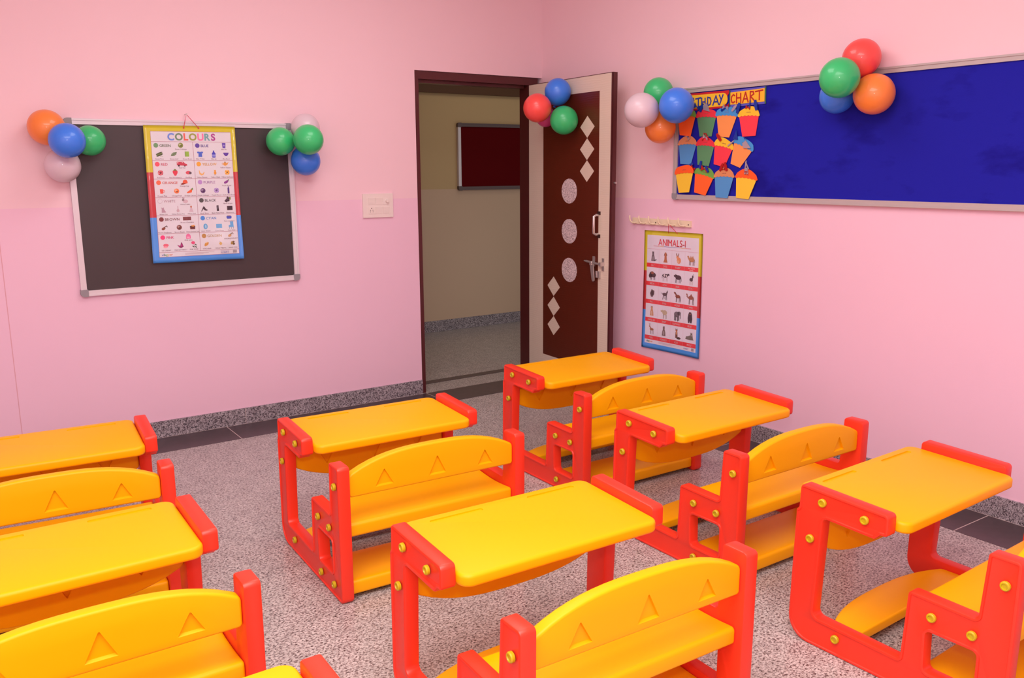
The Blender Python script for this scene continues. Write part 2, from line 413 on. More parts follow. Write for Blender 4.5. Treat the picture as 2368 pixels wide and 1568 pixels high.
# pick the side of the leaf that faces the room
nrm = Matrix.Rotation(ang, 3, 'Z') @ Vector((0, -1, 0))
S = 1 if nrm.x < 0 else -1          # local -y already faces the room when S == 1
leaf.location = (0, 0, 0)
if S == 1:
    leaf.location = Vector((Matrix.Rotation(ang, 3, 'Z') @ Vector((0, 0.036, 0))))
def leaf_pt(bm, outline, y0, y1): return prism(bm, outline, y0, y1, 'xz')
yf = -0.036
bm = bmesh.new()
pan = [(0.19, 0.204), (0.849, 0.206),
       (0.836, 1.994), (0.42, 1.994), (0.36, 1.99), (0.30, 1.965), (0.235, 1.93), (0.19, 1.90)]
leaf_pt(bm, pan, yf-0.0012, yf+0.001)
obj('panel_inlay', bm, MT['brown_lam'], leaf)
def dia(cx, cz, w=0.078, h=0.0685):
    bm = bmesh.new(); leaf_pt(bm, [(cx-w, cz), (cx, cz-h), (cx+w, cz), (cx, cz+h)], yf-0.0022, yf-0.001)
    obj('diamond_inlay', bm, MT['cream'], leaf)
for c in ((0.711, 1.780), (0.710, 1.640), (0.711, 1.502)): dia(*c)
for c in ((0.327, 0.710), (0.328, 0.568), (0.329, 0.430)): dia(*c)
for cx, cz in ((0.511, 1.371), (0.515, 1.104), (0.518, 0.843)):
    bm = bmesh.new(); leaf_pt(bm, [(cx+0.090*math.cos(t), cz+0.082*math.sin(t)) for t in [2*math.pi*k/40 for k in range(40)]], yf-0.0022, yf-0.001)
    obj('oval_inlay', bm, MT['speckle'], leaf)
bm = boxes((LEN-0.003, LEN, -0.036, 0, 0.012, 2.092))
box(bm, 0, LEN, -0.037, 0.0005, 2.092, 2.0955); box(bm, LEN-0.012, LEN, -0.0365, -0.03, 0.012, 2.092)
obj('edge_strip', bm, MT['brown_frame'], leaf)
bm = bmesh.new()
tube(bm, [(0.842, yf, 1.105), (0.842, yf-0.02, 1.103), (0.84, yf-0.036, 1.112), (0.84, yf-0.036, 1.165), (0.84, yf-0.036, 1.218), (0.842, yf-0.02, 1.227), (0.842, yf, 1.225)], 0.0085, 10)
hd = obj('pull_handle', bm, MT['chrome'], leaf, 50)
for z0 in (1.082, 1.228):
    bm = boxes((0.834, 0.864, yf-0.004, yf, z0, z0+0.022)); bevel_sharp(bm, 0.002, 1); obj('mounting_plate', bm, MT['screw'], leaf)
bm = bmesh.new()
cyl(bm, (0.745, yf-0.022, 0.925), (0.905, yf-0.022, 0.915), 0.0075, n=12)
cyl(bm, (0.72, yf-0.022, 0.926), (0.75, yf-0.022, 0.925), 0.004, 0.0075, n=12)
for x0, x1, z0, z1 in ((0.79, 0.812, 0.895, 0.96), (0.893, 0.915, 0.875, 0.955)): box(bm, x0, x1, yf-0.006, yf, z0, z1)
for x0, x1 in ((0.792, 0.81), (0.895, 0.913)): box(bm, x0, x1, yf-0.032, yf-0.004, 0.905, 0.93)
bevel_sharp(bm, 0.0015, 1)
obj('slide_bolt', bm, MT['chrome'], leaf, 40)
bm = bmesh.new()
prism(bm, fillet([(0.785, 0.925), (0.825, 0.925), (0.838, 0.80, 0.012), (0.815, 0.80, 0.012)]), yf-0.027, yf-0.021, 'xz')
box(bm, 0.835, 0.878, yf-0.014, yf, 0.826, 0.868)
bevel_sharp(bm, 0.002, 1)
obj('bolt_hasp', bm, MT['chrome'], leaf, 40)
bm = bmesh.new(); cyl(bm, (0.985, -0.01, 1.43), (0.969, -0.01, 1.43), 0.006, n=10)
obj('latch_stud', bm, MT['chrome'], leaf)

# ------------------------------------------------------------------ framed boards
def framed(root, axis, a0, a1, z0, z1, depth, fw_, surf, fm, cap_m, cap=0.022):
    """framed board hung on a wall. axis 'x': on the front wall; 'y': on the right wall. local coords = world"""
    def bx(bm, s0, s1, q0, q1, d0, d1):
        if axis == 'x': box(bm, s0, s1, -d1, -d0, q0, q1)
        elif axis == 'c': box(bm, s0, s1, 1.965-d1, 1.965-d0, q0, q1)
        else: box(bm, -d1, -d0, s0, s1, q0, q1)
    bm = bmesh.new(); bx(bm, a0+0.01, a1-0.01, z0+0.01, z1-0.01, 0.001, depth*0.55)
    obj('board_surface', bm, surf, root)
    for (s0, s1, q0, q1) in ((a0+cap, a1-cap, z1-fw_, z1), (a0+cap, a1-cap, z0, z0+fw_), (a0, a0+fw_, z0+cap, z1-cap), (a1-fw_, a1, z0+cap, z1-cap)):
        bm = bmesh.new(); bx(bm, s0, s1, q0, q1, 0.001, depth)
        # a raised bead along the outer edge of the extrusion
        w = 0.32*fw_
        if s1-s0 > q1-q0:
            up_ = q0 > (z0+z1)/2; bx(bm, s0+0.0004, s1-0.0004, (q1-w) if up_ else q0+0.0004, q1-0.0004 if up_ else q0+w, depth+0.0001, depth+0.004)
        else:
            rt_ = s0 > (a0+a1)/2; bx(bm, (s1-w) if rt_ else s0+0.0004, s1-0.0004 if rt_ else s0+w, q0+0.0004, q1-0.0004, depth+0.0001, depth+0.004)
        bevel_sharp(bm, 0.0018, 2)
        obj('frame_rail', bm, MT['dark_alu'] if axis == 'c' and s1-s0 > q1-q0 else fm, root, 40)
    for s0, sx in ((a0, 1), (a1, -1)):
        for q0, qz in ((z0, 1), (z1, -1)):
            bm = bmesh.new(); e = fw_+0.006; o_ = -0.003
            pts = fillet([(s0+sx*o_, q0+qz*o_, 0.02), (s0+sx*e, q0+qz*o_, 0.002), (s0+sx*e, q0+qz*e, 0.004), (s0+sx*o_, q0+qz*e, 0.002)])
            if axis == 'x': prism(bm, pts, -(depth+0.005), -0.001, 'xz')
            elif axis == 'c': prism(bm, pts, 1.965-(depth+0.005), 1.965-0.001, 'xz')
            else: prism(bm, pts, -(depth+0.005), -0.001, 'yz')
            bevel_sharp(bm, 0.002, 2)
            obj('corner_cap', bm, cap_m, root, 40)
bd = thing('blackboard', 'black chalkboard in an aluminium frame hanging on the pink wall left of the doorway', 'blackboard')
framed(bd, 'x', -3.088, -1.866, 0.857, 1.790, 0.02, 0.030, MT['chalk'], MT['alu'], MT['grey_cap'])
bd = thing('notice_board', 'long royal blue felt notice board in an aluminium frame on the right wall', 'notice board')
framed(bd, 'y', -3.79, -1.345, 1.337, 1.972, 0.02, 0.028, MT['felt'], MT['alu_dull'], MT['grey_cap'])
bd = thing('notice_board', 'dark red pin board on the beige corridor wall, seen through the doorway', 'notice board')
framed(bd, 'c', 0.472, 1.69, 1.322, 1.936, 0.025, 0.032, MT['dark_red'], MT['alu'], MT['dark_alu'])

# ------------------------------------------------------------------ switch plate
sp = thing('switch_board', 'white electrical switch plate with a socket on the pink wall beside the doorway', 'switch', (-1.3135, 0, 1.292))
bm = boxes((-0.106, 0.106, -0.012, 0, -0.0755, 0.0755)); bevel_sharp(bm, 0.004, 3); obj('cover_plate', bm, MT['white_pl'], sp, 40)
def rocker(cx, cz, name='rocker_switch'):
    bm = bmesh.new(); prism(bm, [(-0.0135, -0.021), (-0.017, 0.021), (-0.011, 0.021), (-0.011, -0.021)], cx-0.022, cx+0.022, 'yz')
    for v in bm.verts: v.co.z += cz
    bevel_sharp(bm, 0.001, 1)
    return obj(name, bm, MT['white_pl'], sp)
for cx, cz in ((0.003, 0.028), (0.003, -0.030), (0.053, -0.030), (-0.048, 0.028)): rocker(cx, cz)
bm = boxes((0.031, 0.075, -0.0145, -0.011, 0.006, 0.050)); bevel_sharp(bm, 0.001, 1); obj('regulator_plate', bm, MT['white_pl'], sp)
bm = bmesh.new(); cyl(bm, (0.062, -0.014, 0.028), (0.062, -0.028, 0.028), 0.012, 0.010, 20); box(bm, 0.0605, 0.0635, -0.030, -0.02, 0.020, 0.036)
obj('fan_regulator_knob', bm, MT['white_pl'], sp, 40)
bm = boxes((-0.070, -0.026, -0.0145, -0.011, -0.051, -0.009)); bevel_sharp(bm, 0.001, 1); sk = obj('socket', bm, MT['white_pl'], sp)
for hx, hz, r in ((-0.048, -0.0165, 0.0032), (-0.056, -0.028, 0.0025), (-0.040, -0.028, 0.0025), (-0.057, -0.039, 0.0025), (-0.039, -0.039, 0.0025)):
    bm = bmesh.new(); cyl(bm, (hx, -0.0149, hz), (hx, -0.012, hz), r, n=12); obj('socket_hole', bm, MT['hole'], sk)

# ------------------------------------------------------------------ hook rail
hr = thing('hook_rail', 'ivory plastic rail with six coat hooks on the pink wall above the animal chart', 'hook rail', (0, -1.239, 1.193))
bm = boxes((-0.012, 0, -0.252, 0.252, -0.019, 0.019)); bevel_sharp(bm, 0.003, 2); obj('rail', bm, MT['ivory'], hr, 40)
for yy in (-0.974-0.03, -1.088, -1.174, -1.258, -1.343, -1.428):
    y = yy+1.239
    bm = bmesh.new(); tube(bm, [(-0.010, y-0.022, -0.010), (-0.026, y-0.016, -0.012), (-0.040, y-0.004, -0.008), (-0.046, y+0.002, 0.006), (-0.047, y+0.004, 0.022), (-0.045, y+0.005, 0.034)], 0.0045, 8)
    obj('hook', bm, MT['ivory'], hr, 60)
for y in (-0.236, 0.04):
    bm = bmesh.new(); cyl(bm, (-0.0135, y, -0.004), (-0.011, y, -0.004), 0.004, n=10); obj('screw', bm, MT['screw'], hr)

# ------------------------------------------------------------------ printed charts
class Sheet:
    """a printed sheet hung flat; x to the right and y down, both in metres from the top-left corner"""
    def __init__(s, frame, bend): s.f = frame; s.bend = bend; s.bm = bmesh.new(); s.cl = s.bm.loops.layers.float_color.new('Col'); s.k = 0
    def P(s, x, y, d): return s.f(x, y, d+s.bend(x, y))
    def face(s, pts, col, d=0.0006, tri=True):
        c = srgb(*col)
        s.k += 1; d = d + (s.k % 40)*2e-6
        vs_ = [s.bm.verts.new(s.P(x, y, d)) for x, y in pts]
        fs = []
        if tri and len(pts) > 4:
            for t in geometry.tessellate_polygon([[Vector((p[0], p[1], 0)) for p in pts]]):
                try: fs.append(s.bm.faces.new([vs_[i] for i in t]))
                except ValueError: pass
        else: fs.append(s.bm.faces.new(vs_))
        for f in fs:
            for l in f.loops: l[s.cl] = c
    def base(s, xs, ys, colf, thick=0.0012):
        g = [[s.bm.verts.new(s.P(x, y, 0)) for x in xs] for y in ys]
        gb = [[s.bm.verts.new(s.P(x, y, -thick)) for x in xs] for y in ys]
        for j in range(len(ys)-1):
            for i in range(len(xs)-1):
                c = srgb(*colf((xs[i]+xs[i+1])/2, (ys[j]+ys[j+1])/2))
                for G in (g, gb):
                    f = s.bm.faces.new([G[j][i], G[j][i+1], G[j+1][i+1], G[j+1][i]])
                    for l in f.loops: l[s.cl] = c if G is g else srgb(235, 230, 230)
        edge = [(0, i, 0, i+1) for i in range(len(xs)-1)] + [(len(ys)-1, i, len(ys)-1, i+1) for i in range(len(xs)-1)] \
             + [(j, 0, j+1, 0) for j in range(len(ys)-1)] + [(j, len(xs)-1, j+1, len(xs)-1) for j in range(len(ys)-1)]
        for a, b_, c_, d_ in edge:
            f = s.bm.faces.new([g[a][b_], g[c_][d_], gb[c_][d_], gb[a][b_]])
            for l in f.loops: l[s.cl] = srgb(225, 215, 220)
    def rect(s, x0, y0, x1, y1, col, d=0.0006):
        n = max(1, int((x1-x0)/0.018)); k = s.k
        for i in range(n):
            a, b = x0+(x1-x0)*i/n, x0+(x1-x0)*(i+1)/n; s.k = k; s.face([(a, y0), (b, y0), (b, y1), (a, y1)], col, d)
    def ell(s, cx, cy, rx, ry, col, d=0.0006, n=18, rot=0):
        c, q = math.cos(rot), math.sin(rot)
        s.face([(cx+rx*math.cos(t)*c-ry*math.sin(t)*q, cy+rx*math.cos(t)*q+ry*math.sin(t)*c) for t in [2*math.pi*k/n for k in range(n)]], col, d)
    def poly(s, cx, cy, sc, pts, col, d=0.0006): s.face([(cx+sc*x, cy+sc*y) for x, y in pts], col, d)
    def line(s, x0, y0, x1, y1, w, col, d=0.0008):
        a = Vector((x1-x0, y1-y0)); a.normalize(); n = Vector((-a.y, a.x))*w/2
        m = max(1, int(math.hypot(x1-x0, y1-y0)/0.018)); kk = s.k
        for i in range(m):
            p = (x0+(x1-x0)*i/m, y0+(y1-y0)*i/m); q = (x0+(x1-x0)*(i+1)/m, y0+(y1-y0)*(i+1)/m); s.k = kk
            s.face([(p[0]+n.x, p[1]+n.y), (q[0]+n.x, q[1]+n.y), (q[0]-n.x, q[1]-n.y), (p[0]-n.x, p[1]-n.y)], col, d)
    def text(s, st, cx, cy, h, col, align='CENTER', d=0.0012, bold=0.0, sx=1.0, rainbow=None):
        if 0 < bold < 0.025:
            for dx in (-bold*0.5, bold*0.5): s.text(st, cx+dx*h, cy, h, col, align, d, 0.0, sx, rainbow)
            return
        for vs_, faces, ci in glyphs(st, align, bold):
            cc = rainbow[ci % len(rainbow)] if rainbow else col
            V = [s.bm.verts.new(s.P(cx+x*h*sx, cy-y*h+h*0.35, d)) for x, y in vs_]
            for f in faces:
                try: F = s.bm.faces.new([V[i] for i in f])
                except ValueError: continue
                for l in F.loops: l[s.cl] = srgb(*cc)
    def done(s, name, m, parent):
        me = bpy.data.meshes.new(name); s.bm.to_mesh(me); s.bm.free(); o = link(name, me, m, parent); me.shade_smooth(); return o
_gc = {}
def glyphs(st, align, bold):
    key = (st, align, bold)
    if key in _gc: return _gc[key]
    out = []; adv = 0.0; res = []
    for i, ch in enumerate(st):
        if ch == ' ': adv += 0.3; continue
        k = ('g', ch, bold)
        if k not in _gc:
            cu = bpy.data.curves.new('t', 'FONT'); cu.body = ch; cu.size = 1; cu.resolution_u = 5 if bold > 0.025 else 3; cu.offset = bold
            o = bpy.data.objects.new('t', cu); C.objects.link(o)
            dg = bpy.context.evaluated_depsgraph_get(); dg.update(); me = o.evaluated_get(dg).to_mesh()
            v = [(q.co.x, q.co.y) for q in me.vertices]; f = [tuple(q.vertices) for q in me.polygons]
            bpy.data.objects.remove(o); bpy.data.curves.remove(cu); _gc[k] = (v, f)
        v, f = _gc[k]
        x0 = min(p[0] for p in v); x1 = max(p[0] for p in v)
        res.append(([(p[0]-x0+adv, p[1]) for p in v], f, i)); adv += x1-x0+0.09
    sh = -(adv-0.09)/2 if align == 'CENTER' else 0
    out = [([(x+sh, y) for x, y in v], f, i) for v, f, i in res]
    _gc[key] = out
    return out
RB = [(70, 90, 210), (90, 70, 170), (40, 150, 90), (120, 190, 60), (240, 190, 40), (240, 140, 40), (230, 70, 70)]
YEL, REDB, BLU, PAP = (218, 208, 38), (200, 54, 58), (72, 158, 246), (230, 231, 236)
def lines(a, b, n): return [a+(b-a)*i/n for i in range(n+1)]
def border(Wd, Hd, x0, x1, y0, y1, ya, yb, panel):
    def f(x, y):
        if x0 < x < x1 and y0 < y < y1: return panel
        return YEL if y < ya else (REDB if y < yb else BLU)
    xs = sorted(set([round(v, 6) for v in [0, x0, x1, Wd]+lines(0, Wd, 28)])); ys = sorted(set([round(v, 6) for v in [0, y0, y1, ya, yb, Hd]+lines(0, Hd, 42)]))
    return xs, ys, f

# --- the colours chart on the blackboard
Wc, Hc = 0.496, 0.750
tl = Vector((-2.706, -0.030, 1.763)); trn = Vector((-2.211, -0.030, 1.765)); br_ = Vector((-2.205, -0.030, 1.010)); bl_ = Vector((-2.712, -0.030, 1.013))
def frame1(x, y, d):
    u, v = x/Wc, y/Hc
    p = (tl*(1-u)+trn*u)*(1-v) + (bl_*(1-u)+br_*u)*v
    return p + Vector((0, -d, 0))
def bend1(x, y):
    u, v = x/Wc, y/Hc
    w = 0.004*math.sin(math.pi*v)*math.sin(math.pi*u*1.1+0.3)
    w += 0.0016*math.sin(9*u+5*v)*v + 0.0012*math.sin(16*u-9*v+1)*(0.3+v)
    w += 0.016*math.exp(-((x-0.395)/0.046)**2-((y-0.650)/0.075)**2)
    return w+0.004
ch = thing('wall_chart', 'laminated COLOURS chart with yellow, red and blue border hanging on the blackboard', 'chart')
s = Sheet(frame1, bend1)
px0, px1, py0, py1 = 0.034, 0.470, 0.032, 0.718
xs, ys, cf = border(Wc, Hc, px0, px1, py0, py1, 0.252, 0.498, PAP); s.base(xs, ys, cf)
rows = [0.087, 0.188, 0.288, 0.389, 0.489, 0.589, 0.692]; mid = 0.255
LN = (170, 70, 100)
for a in ((px0, py0, px1, py0), (px0, py1, px1, py1), (px0, py0, px0, py1), (px1, py0, px1, py1)): s.line(*a, 0.0013, LN)
for r in rows: s.line(px0, r, px1, r, 0.0013, LN)
s.line(mid, rows[0], mid, rows[-1], 0.0013, LN)
s.text('COLOURS', 0.252, 0.060, 0.052, None, bold=0.03, sx=1.0, rainbow=[(110, 150, 235), (110, 150, 110), (240, 100, 80), (160, 170, 70), (250, 130, 180), (110, 175, 180), (180, 60, 150)])
def caption(st, cx, cy, h, col, room=0.068):
    w = h*max(x for v, f, i in glyphs(st, 'CENTER', 0.0) for x, y in v)*2
    s.text(st, cx, cy, h, col, sx=min(1.0, room/w))
def pic(kind, x, y, c, k=1.0):
    h = 0.017*k
    dk = tuple(int(v*0.62) for v in c); lt = tuple(min(255, int(v*0.6+110)) for v in c)
    P = lambda pts, col=c, dd=0.0007: s.poly(x, y, h, pts, col, dd)
    if kind == 'ball': s.ell(x, y, h*0.95, h*0.95, c); s.ell(x-h*0.25, y-h*0.25, h*0.45, h*0.4, lt, 0.0008); s.ell(x+h*0.1, y+h*0.2, h*0.35, h*0.3, dk, 0.0008)
    elif kind == 'pods':
        for i in range(3): s.ell(x+h*0.1*i, y-h*0.3+i*h*0.35, h*1.3, h*0.25, c if i % 2 else dk, rot=-0.4)
        for i in range(3): s.ell(x+h*(0.5+0.35*i), y+h*(0.8-0.1*(i % 2)), h*0.14, h*0.14, lt, 0.0008)
    elif kind == 'leaf': P([(-1.1, .7), (-.9, 0), (-.2, -.6), (1.2, -.8), (.9, .1), (.1, .7)]); s.line(x-h, y+h*.7, x+h*1.1, y-h*.75, h*.1, dk)
    elif kind == 'book': P([(-.75, -1), (.75, -1), (.75, .9), (-.75, .9)]); P([(-.75, -1), (-.6, -1), (-.6, .9), (-.75, .9)], dk, .0008)
    elif kind == 'bin': P([(-.7, -1), (.7, -1), (.55, 1), (-.55, 1)]); s.ell(x, y, h*.35, h*.35, lt, .0008)
    elif kind == 'shirt': P([(-1.2, -.9), (-.4, -1), (0, -.8), (.4, -1), (1.2, -.9), (1, -.3), (.65, -.4), (.7, 1), (-.7, 1), (-.65, -.4), (-1, -.3)])
    elif kind == 'jar': P([(-.25, -1.4), (.25, -1.4), (.25, -.8), (.7, -.4), (.7, 1.1), (.5, 1.3), (-.5, 1.3), (-.7, 1.1), (-.7, -.4), (-.25, -.8)]); P([(-.65, .1), (.65, .1), (.65, .9), (-.65, .9)], lt, .0008)
    elif kind == 'bowl': P([(-1.1, -.6), (1.1, -.6), (.9, 0), (.35, .7), (-.35, .7), (-.9, 0)])
    elif kind == 'van':
        P([(-1.9, -.8), (.6, -.8), (1.1, -.2), (1.9, .1), (1.9, .7), (-1.9, .5)])
        for i in range(3): P([(-1.7+i*.75, -.65), (-1.15+i*.75, -.65), (-1.15+i*.75, -.2), (-1.7+i*.75, -.2)], (240, 235, 235), .0008)
        for i in (-1.2, 1.0): s.ell(x+h*i, y+h*.65, h*.35, h*.35, (60, 40, 50), .0009)
    elif kind == 'flower':
        for i in range(8): s.ell(x+h*.6*math.cos(i*.785), y+h*.6*math.sin(i*.785), h*.42, h*.42, c if i % 2 else lt)
        s.ell(x, y, h*.35, h*.35, dk, .0009)
    elif kind == 'berry': P([(-.9, -.7), (0, -1), (.9, -.7), (.9, 0), (.3, 1.1), (-.3, 1.1), (-.9, 0)]); P([(-.7, -.9), (0, -1.5), (.7, -.9), (.3, -.7), (0, -.9), (-.3, -.7)], (110, 140, 60), .0008)
    elif kind == 'bug': s.ell(x, y, h*1.0, h*.65, c); s.ell(x+h*.7, y+h*.1, h*.5, h*.5, (90, 80, 90), .0008)
    elif kind == 'teapot': s.ell(x, y+h*.1, h*.75, h*.65, c); P([(.6, 0), (1.2, -.7), (1.3, -.5), (.8, .5)]); s.ell(x-h*.9, y, h*.35, h*.4, c); s.ell(x-h*.9, y, h*.2, h*.25, PAP, .0008); P([(-.3, -.5), (0, -1), (.3, -.5)], dk)
    elif kind == 'banana': P([(-1, -.9), (-.8, -.9), (-.5, .1), (.2, .5), (1, -.3), (1.1, -.1), (.7, .8), (-.1, 1.1), (-.9, .6)])
    elif kind == 'chick': s.ell(x, y+h*.2, h*.5, h*.6, c); s.ell(x, y-h*.6, h*.38, h*.38, c); s.line(x-h*.2, y+h*.7, x-h*.2, y+h*1.1, h*.1, dk); s.line(x+h*.2, y+h*.7, x+h*.2, y+h*1.1, h*.1, dk)
    elif kind == 'cap': P([(-.6, .3), (-.4, -.6), (.3, -1), (1, -.7), (1.3, 0), (1.1, .5)]); P([(-1.4, .7), (-.6, .2), (.8, .5), (-.2, .9), (-1, 1)], dk)
    elif kind == 'mug': P([(-.7, -.8), (.5, -.8), (.4, .9), (-.6, .9)]); s.ell(x+h*.7, y, h*.4, h*.45, c); s.ell(x+h*.7, y, h*.22, h*.27, PAP, .0008)
    elif kind == 'carrot': P([(-1.2, .6), (.5, -.6), (.9, -.2), (.7, .6), (-.8, .9)]); P([(.4, -.6), (1.1, -1.2), (1.3, -.6), (.9, -.2)], (110, 150, 70))
    elif kind == 'egg': P([(-1, .6), (-.9, .1), (0, -.4), (.6, -.6), (.9, -.2), (.3, .5), (-.5, .8)]); P([(.5, -.6), (1.2, -1.1), (1, -.5), (.8, -.3)], (90, 130, 70))
    elif kind == 'bottle': P([(-.15, -1.5), (.15, -1.5), (.15, -1.1), (.35, -.8), (.35, 1.3), (-.35, 1.3), (-.35, -.8), (-.15, -1.1)])
    elif kind == 'rabbit': s.ell(x+h*.2, y+h*.3, h*.95, h*.7, c); s.ell(x-h*.6, y-h*.2, h*.45, h*.4, dk); P([(-.7, -.4), (-.8, -1.2), (-.5, -1.2), (-.4, -.4)], dk); P([(-.4, -.4), (-.2, -1.2), (0, -1.1), (-.2, -.4)])
    elif kind == 'cat': P([(-.6, 1.1), (-.5, -.2), (-.7, -.9), (-.4, -.7), (.1, -.7), (.3, -1), (.3, -.2), (.7, .5), (1, 1), (.7, 1.1)])
    elif kind == 'vase': P([(-.15, -1.3), (.15, -1.3), (.12, -.3), (.55, .4), (.4, 1), (-.4, 1), (-.55, .4), (-.12, -.3)])
    elif kind == 'doll': P([(-.3, -.5), (.3, -.5), (.8, 1.1), (-.8, 1.1)]); s.ell(x, y-h*.9, h*.35, h*.4, (200, 130, 100))
    elif kind == 'grapes':
        for i, (a, b_) in enumerate(((-.9, .5), (-.5, .1), (-.5, .7), (-.1, -.3), (0, .4), (.4, -.2), (.4, .4), (.7, -.6), (0, -.8))): s.ell(x+h*a, y+h*b_, h*.36, h*.36, c if i % 2 else dk)
        P([(.6, -.9), (1.3, -.9), (1.2, 0), (.8, .2)], (130, 150, 60))
    elif kind == 'shoe': P([(-1.2, 1), (-.6, -.3), (-.2, -1), (.2, -.6), (.6, .1), (1.4, .5), (1, .8), (.2, .7), (-.4, .1), (-1, 1.1)])
    elif kind == 'phone': P([(-.45, -1.1), (.35, -1.2), (.45, 1), (-.35, 1.1)]); P([(-.3, -.9), (.25, -.95), (.3, .1), (-.25, .2)], (90, 90, 100), .0008)
    elif kind == 'board': P([(-1.1, -.85), (1.1, -.85), (1.1, .85), (-1.1, .85)], (120, 70, 70)); P([(-1, -.75), (1, -.75), (1, .75), (-1, .75)], c, .0008)
    elif kind == 'choc':
        P([(-1.5, -.7), (1.5, -.7), (1.5, .7), (-1.5, .7)])
        for i in range(1, 6): s.line(x-h*1.5+h*.5*i, y-h*.7, x-h*1.5+h*.5*i, y+h*.7, h*.06, dk)
        for i in (-.23, .23): s.line(x-h*1.5, y+h*i, x+h*1.5, y+h*i, h*.06, dk)
    elif kind == 'glasses': s.ell(x-h*.4, y+h*.3, h*.75, h*.5, c, rot=-.4); P([(-.2, -.3), (.8, -.9), (1.2, -.3), (1.0, -.2), (.7, -.6), (0, 0)], dk, .0008)
    elif kind == 'cake': P([(-1, -.2), (1, -.2), (.9, .9), (-.9, .9)]); s.ell(x, y-h*.2, h, h*.35, dk, .0008); P([(-.5, -.3), (-.2, -.8), (.2, -.4), (.5, -.9), (.9, -.4), (.3, -.1)], (240, 160, 60), .0009)
    elif kind == 'lunch': P([(-1, -.3), (-.7, -.6), (.7, -.6), (1, -.3), (1, .3), (.7, .6), (-.7, .6), (-1, .3)]); P([(-.7, -.6), (.7, -.6), (.5, -.3), (-.5, -.3)], (120, 70, 80), .0008)
    elif kind == 'watch': s.ell(x, y, h*.8, h*1.1, c); s.ell(x+h*.1, y, h*.35, h*.75, lt, .0008)
    elif kind == 'purse': P([(-1.1, -.8), (1.1, -.8), (1.1, .8), (-1.1, .8)]); s.line(x-h*1.0, y-h*.5, x, y+h*.1, h*.1, dk); s.line(x, y+h*.1, x+h*1.0, y-h*.5, h*.1, dk)
    elif kind == 'chair': P([(-.4, -1.6), (.9, -1.6), (.9, -.3), (1, .6), (-1, .6), (-1, -.1), (-.3, -.3)]); [s.line(x+h*a, y+h*.6, x+h*a, y+h*1.3, h*.12, dk) for a in (-.8, 0, .8)]
    elif kind == 'bag': P([(-.8, 1), (-.8, -.3), (-.5, -.9), (.1, -1.1), (.6, -.8), (.9, -.2), (.9, .9)]); P([(-.5, .7), (-.5, .1), (.5, .1), (.5, .7)], lt, .0008)
    elif kind == 'ice': s.ell(x, y-h*.2, h, h*.6, c); s.ell(x-h*.2, y+h*.5, h*.8, h*.35, lt, .0008)
    elif kind == 'butterfly':
        P([(-1.2, -.2), (-.1, .2), (.3, -1.2), (.6, -.9), (1.1, .6), (.1, 1.1), (-.5, .8)], dk); P([(-.9, -.05), (-.1, .35), (-.4, .6)], c, .0008); P([(.3, -.7), (.8, .4), (.2, .4)], c, .0008)
    elif kind == 'rose':
        s.ell(x-h*.2, y-h*.8, h*.7, h*.6, c); s.line(x, y-h*.3, x+h*.4, y+h*1.3, h*.1, (70, 90, 70))
        for a, b_ in ((.7, 0), (-.2, .7), (.8, .9)): s.ell(x+h*a, y+h*b_, h*.45, h*.2, (70, 95, 75), rot=.7)
    elif kind == 'bar': P([(-1, .5), (-.6, -.5), (.3, -.9), (.8, -.5), (.5, .3), (-.6, .9)]); P([(-.6, -.5), (.3, -.9), (.5, -.6), (-.4, -.2)], lt, .0008)
    elif kind == 'coin':
        for a, b_ in ((-.4, .2), (.3, -.4), (.4, .4), (-.3, -.3)): s.ell(x+h*a, y+h*b_, h*.5, h*.4, c if a < 0 else dk)
    elif kind == 'bell': s.ell(x, y, h*.5, h*.6, c); s.line(x-h*.3, y-h*1, x, y-h*.4, h*.08, dk)
